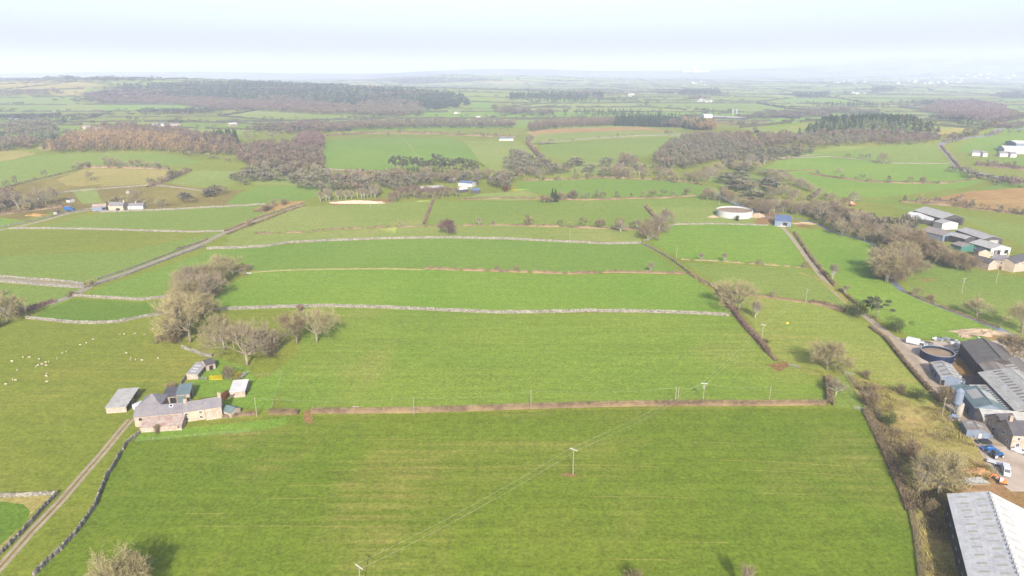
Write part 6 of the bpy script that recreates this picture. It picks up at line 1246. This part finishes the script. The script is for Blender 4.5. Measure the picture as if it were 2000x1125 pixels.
e = empty('box_lorry', P(136, 412), R(4), 'small bright blue lorry parked at the distant cottage row track', 'lorry'); q = MB(); q.box(-4, 1.6, -1.2, 1.2, .9, 3.6); q.build('cargo_box', M['blue'], e); q = MB(); loft(q, [(1.7, 1.15, 1.1, .6, 2.9), (3.2, 1.15, 1.05, .6, 2.7), (3.7, 1.1, 1.0, .6, 1.6)]); q.build('cab', M['blue'], e)
q = MB(); q.box(3.25, 3.6, -.9, .9, 1.75, 2.5); q.build('windscreen', M['glass'], e)
for s in (-1, 1):
    for xx in (-2.6, 2.4): wheel(e, xx, s*1.0, .5, .3)
e = empty('tanker_trailer', P(1782, 672), R(-38), 'white box tanker beside the scrap heap at the top of the farm lane', 'trailer'); q = MB(); loft(q, [(-2.6, 1.1, .8, .7, 2.6), (-2.4, 1.2, .95, .6, 2.8), (2.4, 1.2, .95, .6, 2.8), (2.6, 1.1, .8, .7, 2.6)]); q.build('body', M['white'], e)
for s in (-1, 1):
    for xx in (-1.2, 0): wheel(e, xx, s*1.05, .45, .3)
# ---- site, heaps, small things
def heap(name, x, y, rx, ry, h, mat, label, cat='heap', rough=.25, kind=None):
    p = P(x, y); V = []; n = 18; random.seed(int(x))
    for j in range(6):
        for i in range(n):
            f = j/5; a = 2*math.pi*i/n; r = (1-f)*(1+random.uniform(-rough, rough)); V.append((rx*r*math.cos(a), ry*r*math.sin(a), (-.3 if j == 0 else h*math.sin(f*math.pi/2)*(1+random.uniform(-rough, rough)))))
    q = MB(); q.add(V, [(j*n+i, j*n+(i+1) % n, (j+1)*n+(i+1) % n, (j+1)*n+i) for j in range(5) for i in range(n)]); return tag(q.build(name, M[mat], loc=p), label, cat, kind=kind)
heap('earth_heap', 1478, 423, 8, 5, 2.6, 'rubble', 'orange-brown earth heap right of the large white tank'); heap('feed_heap', 1527, 441, 6, 4, 2.6, 'fibre', 'pale heap in front of the blue barn'); heap('earth_heap', 1392, 424, 5, 3, 1.2, 'rubble', 'small orange earth heap left of the large white tank')
heap('stone_heap', 1572, 437, 10, 3, 1., 'rubble', 'flat stone heap right of the blue barn', rough=.5); heap('brush_heap', 1915, 650, 11, 5, 1.4, 'rubble', 'long buff heap of brushwood near the stream', rough=.5); heap('rubble_heap', 1885, 658, 3, 1.5, .8, 'rubble', 'small buff heap below the long brushwood heap', rough=.5)
heap('turf_heap', 1526, 424, 9, 3, 1.6, 'tw_brown', 'dark stack behind the blue barn', rough=.3); heap('earth_bank', 700, 397, 30, 2.5, 2.2, 'render', 'long pale bank of bare ground below the birch row', 'bank', .3); heap('earth_heap', 70, 421, 9, 4, 1.6, 'brack', 'orange earth heap left of the little hut and blue lorry')
heap('rock_pile', 312, 661, 2.2, 1.4, .5, 'rubble', 'tiny pile of stones in the sheep pasture', rough=.5); heap('soil_heap', 1905, 921, 6, 2.2, .9, 'mud', 'reddish soil ridge behind the fresh concrete slab', rough=.4)
e = empty('concrete_slab', P(1903, 940), R(4), 'fresh white concrete slab on the building site above the huge barn', 'slab'); q = MB(); q.prism([(-3.2, -1.5), (3.6, -1.3), (2.9, 1.7), (-2.2, 1.5)], -.1, .28); q.build('slab_top', M['newconcrete'], e); q = MB(); q.box(-3.7, 3.7, -1.9, -1.62, -.1, .4); q.build('formwork', M['wood'], e)
e = empty('concrete_strip', P(1873, 938), R(-50), 'narrow white concrete strip left of the fresh slab', 'slab'); q = MB(); q.box(-2, 2, -.6, .6, -.1, .26); q.build('strip_top', M['newconcrete'], e); q = MB(); q.box(-2.1, 2.1, -.7, -.602, -.1, .34); q.build('formwork', M['wood'], e)
e = empty('water_trough', P(694, 797), 0, 'pale pink-grey stone trough behind the clipped hedge', 'trough'); q = MB(); q.box(-1.1, 1.1, -.4, -.3, 0, .55); q.box(-1.1, 1.1, .3, .4, 0, .55); q.box(-1.1, -1.0, -.299, .299, 0, .55); q.box(1.0, 1.1, -.299, .299, 0, .55); q.build('basin', M['render'], e); q = MB(); q.box(-.999, .999, -.299, .299, .05, .45); q.build('water', M['fibre'], e)
e = empty('water_trough', P(486, 534), 0, 'tiny white trough at the left end of the pale grassy bank', 'trough'); q = MB(); q.box(-1.3, 1.3, -.4, .4, 0, .6); q.build('basin', M['white'], e)
e = empty('rubble_bag', P(1835, 962), R(20), 'grey builder\'s bag standing by the foot of the big spreading tree', 'bag'); q = MB(); loft(q, [(-.5, .42, .5, 0, .9), (0, .5, .52, 0, .95), (.5, .42, .5, 0, .9)]); q.build('sack', M['concrete'], e)
tag(heap('marker', 1538, 632, .5, .5, .7, 'yellow', 'tiny yellow feed bucket in the right pasture'), cat='bucket')
e = t('bush_leaf', 1439, 431, 11, 'dark blue-green bush in front of the white round tank', None, 'bush', 'bush', sx=1.1)
def junk(x0, x1, y0, y1, n, label):
    q = MB(); o = P((x0+x1)/2, (y0+y1)/2)
    for i in range(n):
        p = P(random.uniform(x0, x1), random.uniform(y0, y1))-o; s = random.uniform(.25, 1.1); mx = Matrix.Translation(p) @ Matrix.Rotation(random.uniform(0, 3), 4, 'Z') @ Matrix.Rotation(random.uniform(-.5, .5), 4, 'X'); k = random.choice((0, 0, 1, 2, 3))
        if random.random() < .5: q.box(-s, s, -s*.5, s*.5, -.2, s*random.uniform(.4, 1.2), k, mx)
        else: q.tube([mx @ Vector((-s, 0, .3)), mx @ Vector((s, 0, .4))], s*.45, 8, mi=k)
    tag(q.build('scrap_pile', [M[m] for m in ('silver', 'white', 'darkwood', 'bgwall')], loc=o), label, 'scrap', kind='stuff')
junk(1797, 1822, 670, 680, 38, 'grey heap of scrap and pallets behind the blue slurry tank'); junk(1820, 1855, 661, 666, 26, 'pale row of rubble along the far edge of the farmyard'); junk(1862, 1876, 664, 694, 34, 'scrap and old tyres beside the dark cattle shed'); junk(1858, 1866, 700, 706, 8, 'small white clutter right of the blue slurry tank')
junk(1905, 1928, 652, 662, 1, 'small offcut near the brushwood heap'); junk(1970, 2000, 1005, 1012, 12, 'dark clutter behind the huge pale barn'); junk(1856, 1868, 812, 822, 14, 'clutter round the feed silo legs')
junk(1868, 1884, 738, 748, 16, 'dark machinery clutter below the calf shed'); junk(1930, 1944, 846, 856, 12, 'pallets and boxes along the cottage wall'); junk(1896, 1906, 800, 812, 12, 'clutter between the grain shed and the stone barn')
for i, (x, y) in enumerate([(1858, 672), (1872, 676), (1877, 684)]):
    q = MB(); q.lathe([(0, 0), (.7, .02), (.72, 1.15), (.6, 1.25), (0, 1.27)], 16); tag(q.build('silage_bale', M['white'], loc=P(x, y)), f'{["left","middle","right"][i]} white wrapped bale beside the dark cattle shed', 'bale', 'white wrapped bales')
# ---- sheep: one continuous skinned body each
def sheep_mesh(name, graze):
    me = bpy.data.meshes.new(name); ob = bpy.data.objects.new(name+'_build', me); COL.objects.link(ob)
    V = [(-.42, 0, .62), (0, 0, .64), (.38, 0, .66), (.56, 0, .62 if graze else .82), (.72, 0, .34 if graze else .9), (.86, 0, .16 if graze else .84)]; Rr = [.27, .31, .26, .13, .11, .055]; E = [(i, i+1) for i in range(5)]
    for bx, bi in ((-.38, 0), (.34, 2)):
        for s in (-1, 1): k = len(V); V += [(bx, s*.15, .40), (bx+(-.04 if bi == 0 else .02), s*.15, .22), (bx, s*.15, .0)]; Rr += [.085, .05, .04]; E += [(bi, k), (k, k+1), (k+1, k+2)]
    V += [(-.68, 0, .55)]; Rr += [.05]; E += [(0, len(V)-1)]
    me.from_pydata(V, E, []); ob.modifiers.new('s', 'SKIN'); ob.modifiers['s'].use_smooth_shade = True
    for i, d in enumerate(me.skin_vertices[0].data): d.radius = (Rr[i], Rr[i]); d.use_root = i == 1
    m = ob.modifiers.new('u', 'SUBSURF'); m.levels = m.render_levels = 1
    dg = bpy.context.evaluated_depsgraph_get(); r = bpy.data.meshes.new_from_object(ob.evaluated_get(dg)); r.name = name; bpy.data.objects.remove(ob); r.materials.clear(); r.materials.append(M['wool']); return r
M['wool'] = flat('wool', S(238, 226, 198), .95, S(214, 196, 164), 4)
SM = [sheep_mesh('sheep', True), sheep_mesh('sheep', False)]
em = MB()
for s in (-1, 1): em.add([(.70, s*.08, .92), (.66, s*.09, .90), (.66, s*.22, .93)], [(0, 1, 2), (2, 1, 0)])
em = em.mesh('ear', M['wool'])
for where, pts in (('in the scattered group by the left edge', [(24,707),(45,699),(58,699),(77,703),(12,752),(26,743),(31,744),(34,724)]), ('in the tight cluster on the left of the pasture', [(71,717),(75,715),(82,713),(90,709),(96,708),(90,715),(92,731),(91,736),(92,747)]),
    ('on the diagonal line climbing the pasture', [(112,702),(122,691),(130,688),(157,675),(169,671),(182,664)]), ('in the row nearest the curved wall', [(235,654),(243,654),(260,655),(265,653),(283,655),(299,643)]), ('in the group nearest the open cattle shed', [(247,691),(256,700),(255,704),(265,704),(278,705),(309,701)])):
    for i, (x, y) in enumerate(sorted(pts)):
        p = P(x, y); g = random.random() < .6; e = tag(link('sheep', SM[0 if g else 1], None, p), f'{ORD[i]} white sheep from the left {where}', 'sheep', 'sheep grazing in the left pasture'); e.rotation_euler.z = random.uniform(0, 6.28); s = random.uniform(.68, .86); e.scale = (s, s, s)
for o in SC.objects:
    if o.parent is None and 'label' in o and not 4 <= len(o['label'].split()) <= 16: print('LONG', o.name, o['label'])
# ---- the air
hz = MB(); hz.box(-35000, 35000, -1600, 35000, -1.6, 345); m = bpy.data.materials.new('haze'); m.use_nodes = True; ntm = m.node_tree
for n in list(ntm.nodes):
    if n.type != 'OUTPUT_MATERIAL': ntm.nodes.remove(n)
vol = ntm.nodes.new('ShaderNodeVolumePrincipled'); vol.inputs['Color'].default_value = (.71, .765, .96, 1); vol.inputs['Density'].default_value = HAZE; vol.inputs['Anisotropy'].default_value = .14
ntm.links.new(vol.outputs[0], [n for n in ntm.nodes if n.type == 'OUTPUT_MATERIAL'][0].inputs['Volume'])
tag(hz.build('haze', m), 'pale haze filling the air over the whole valley', 'haze', kind='stuff')
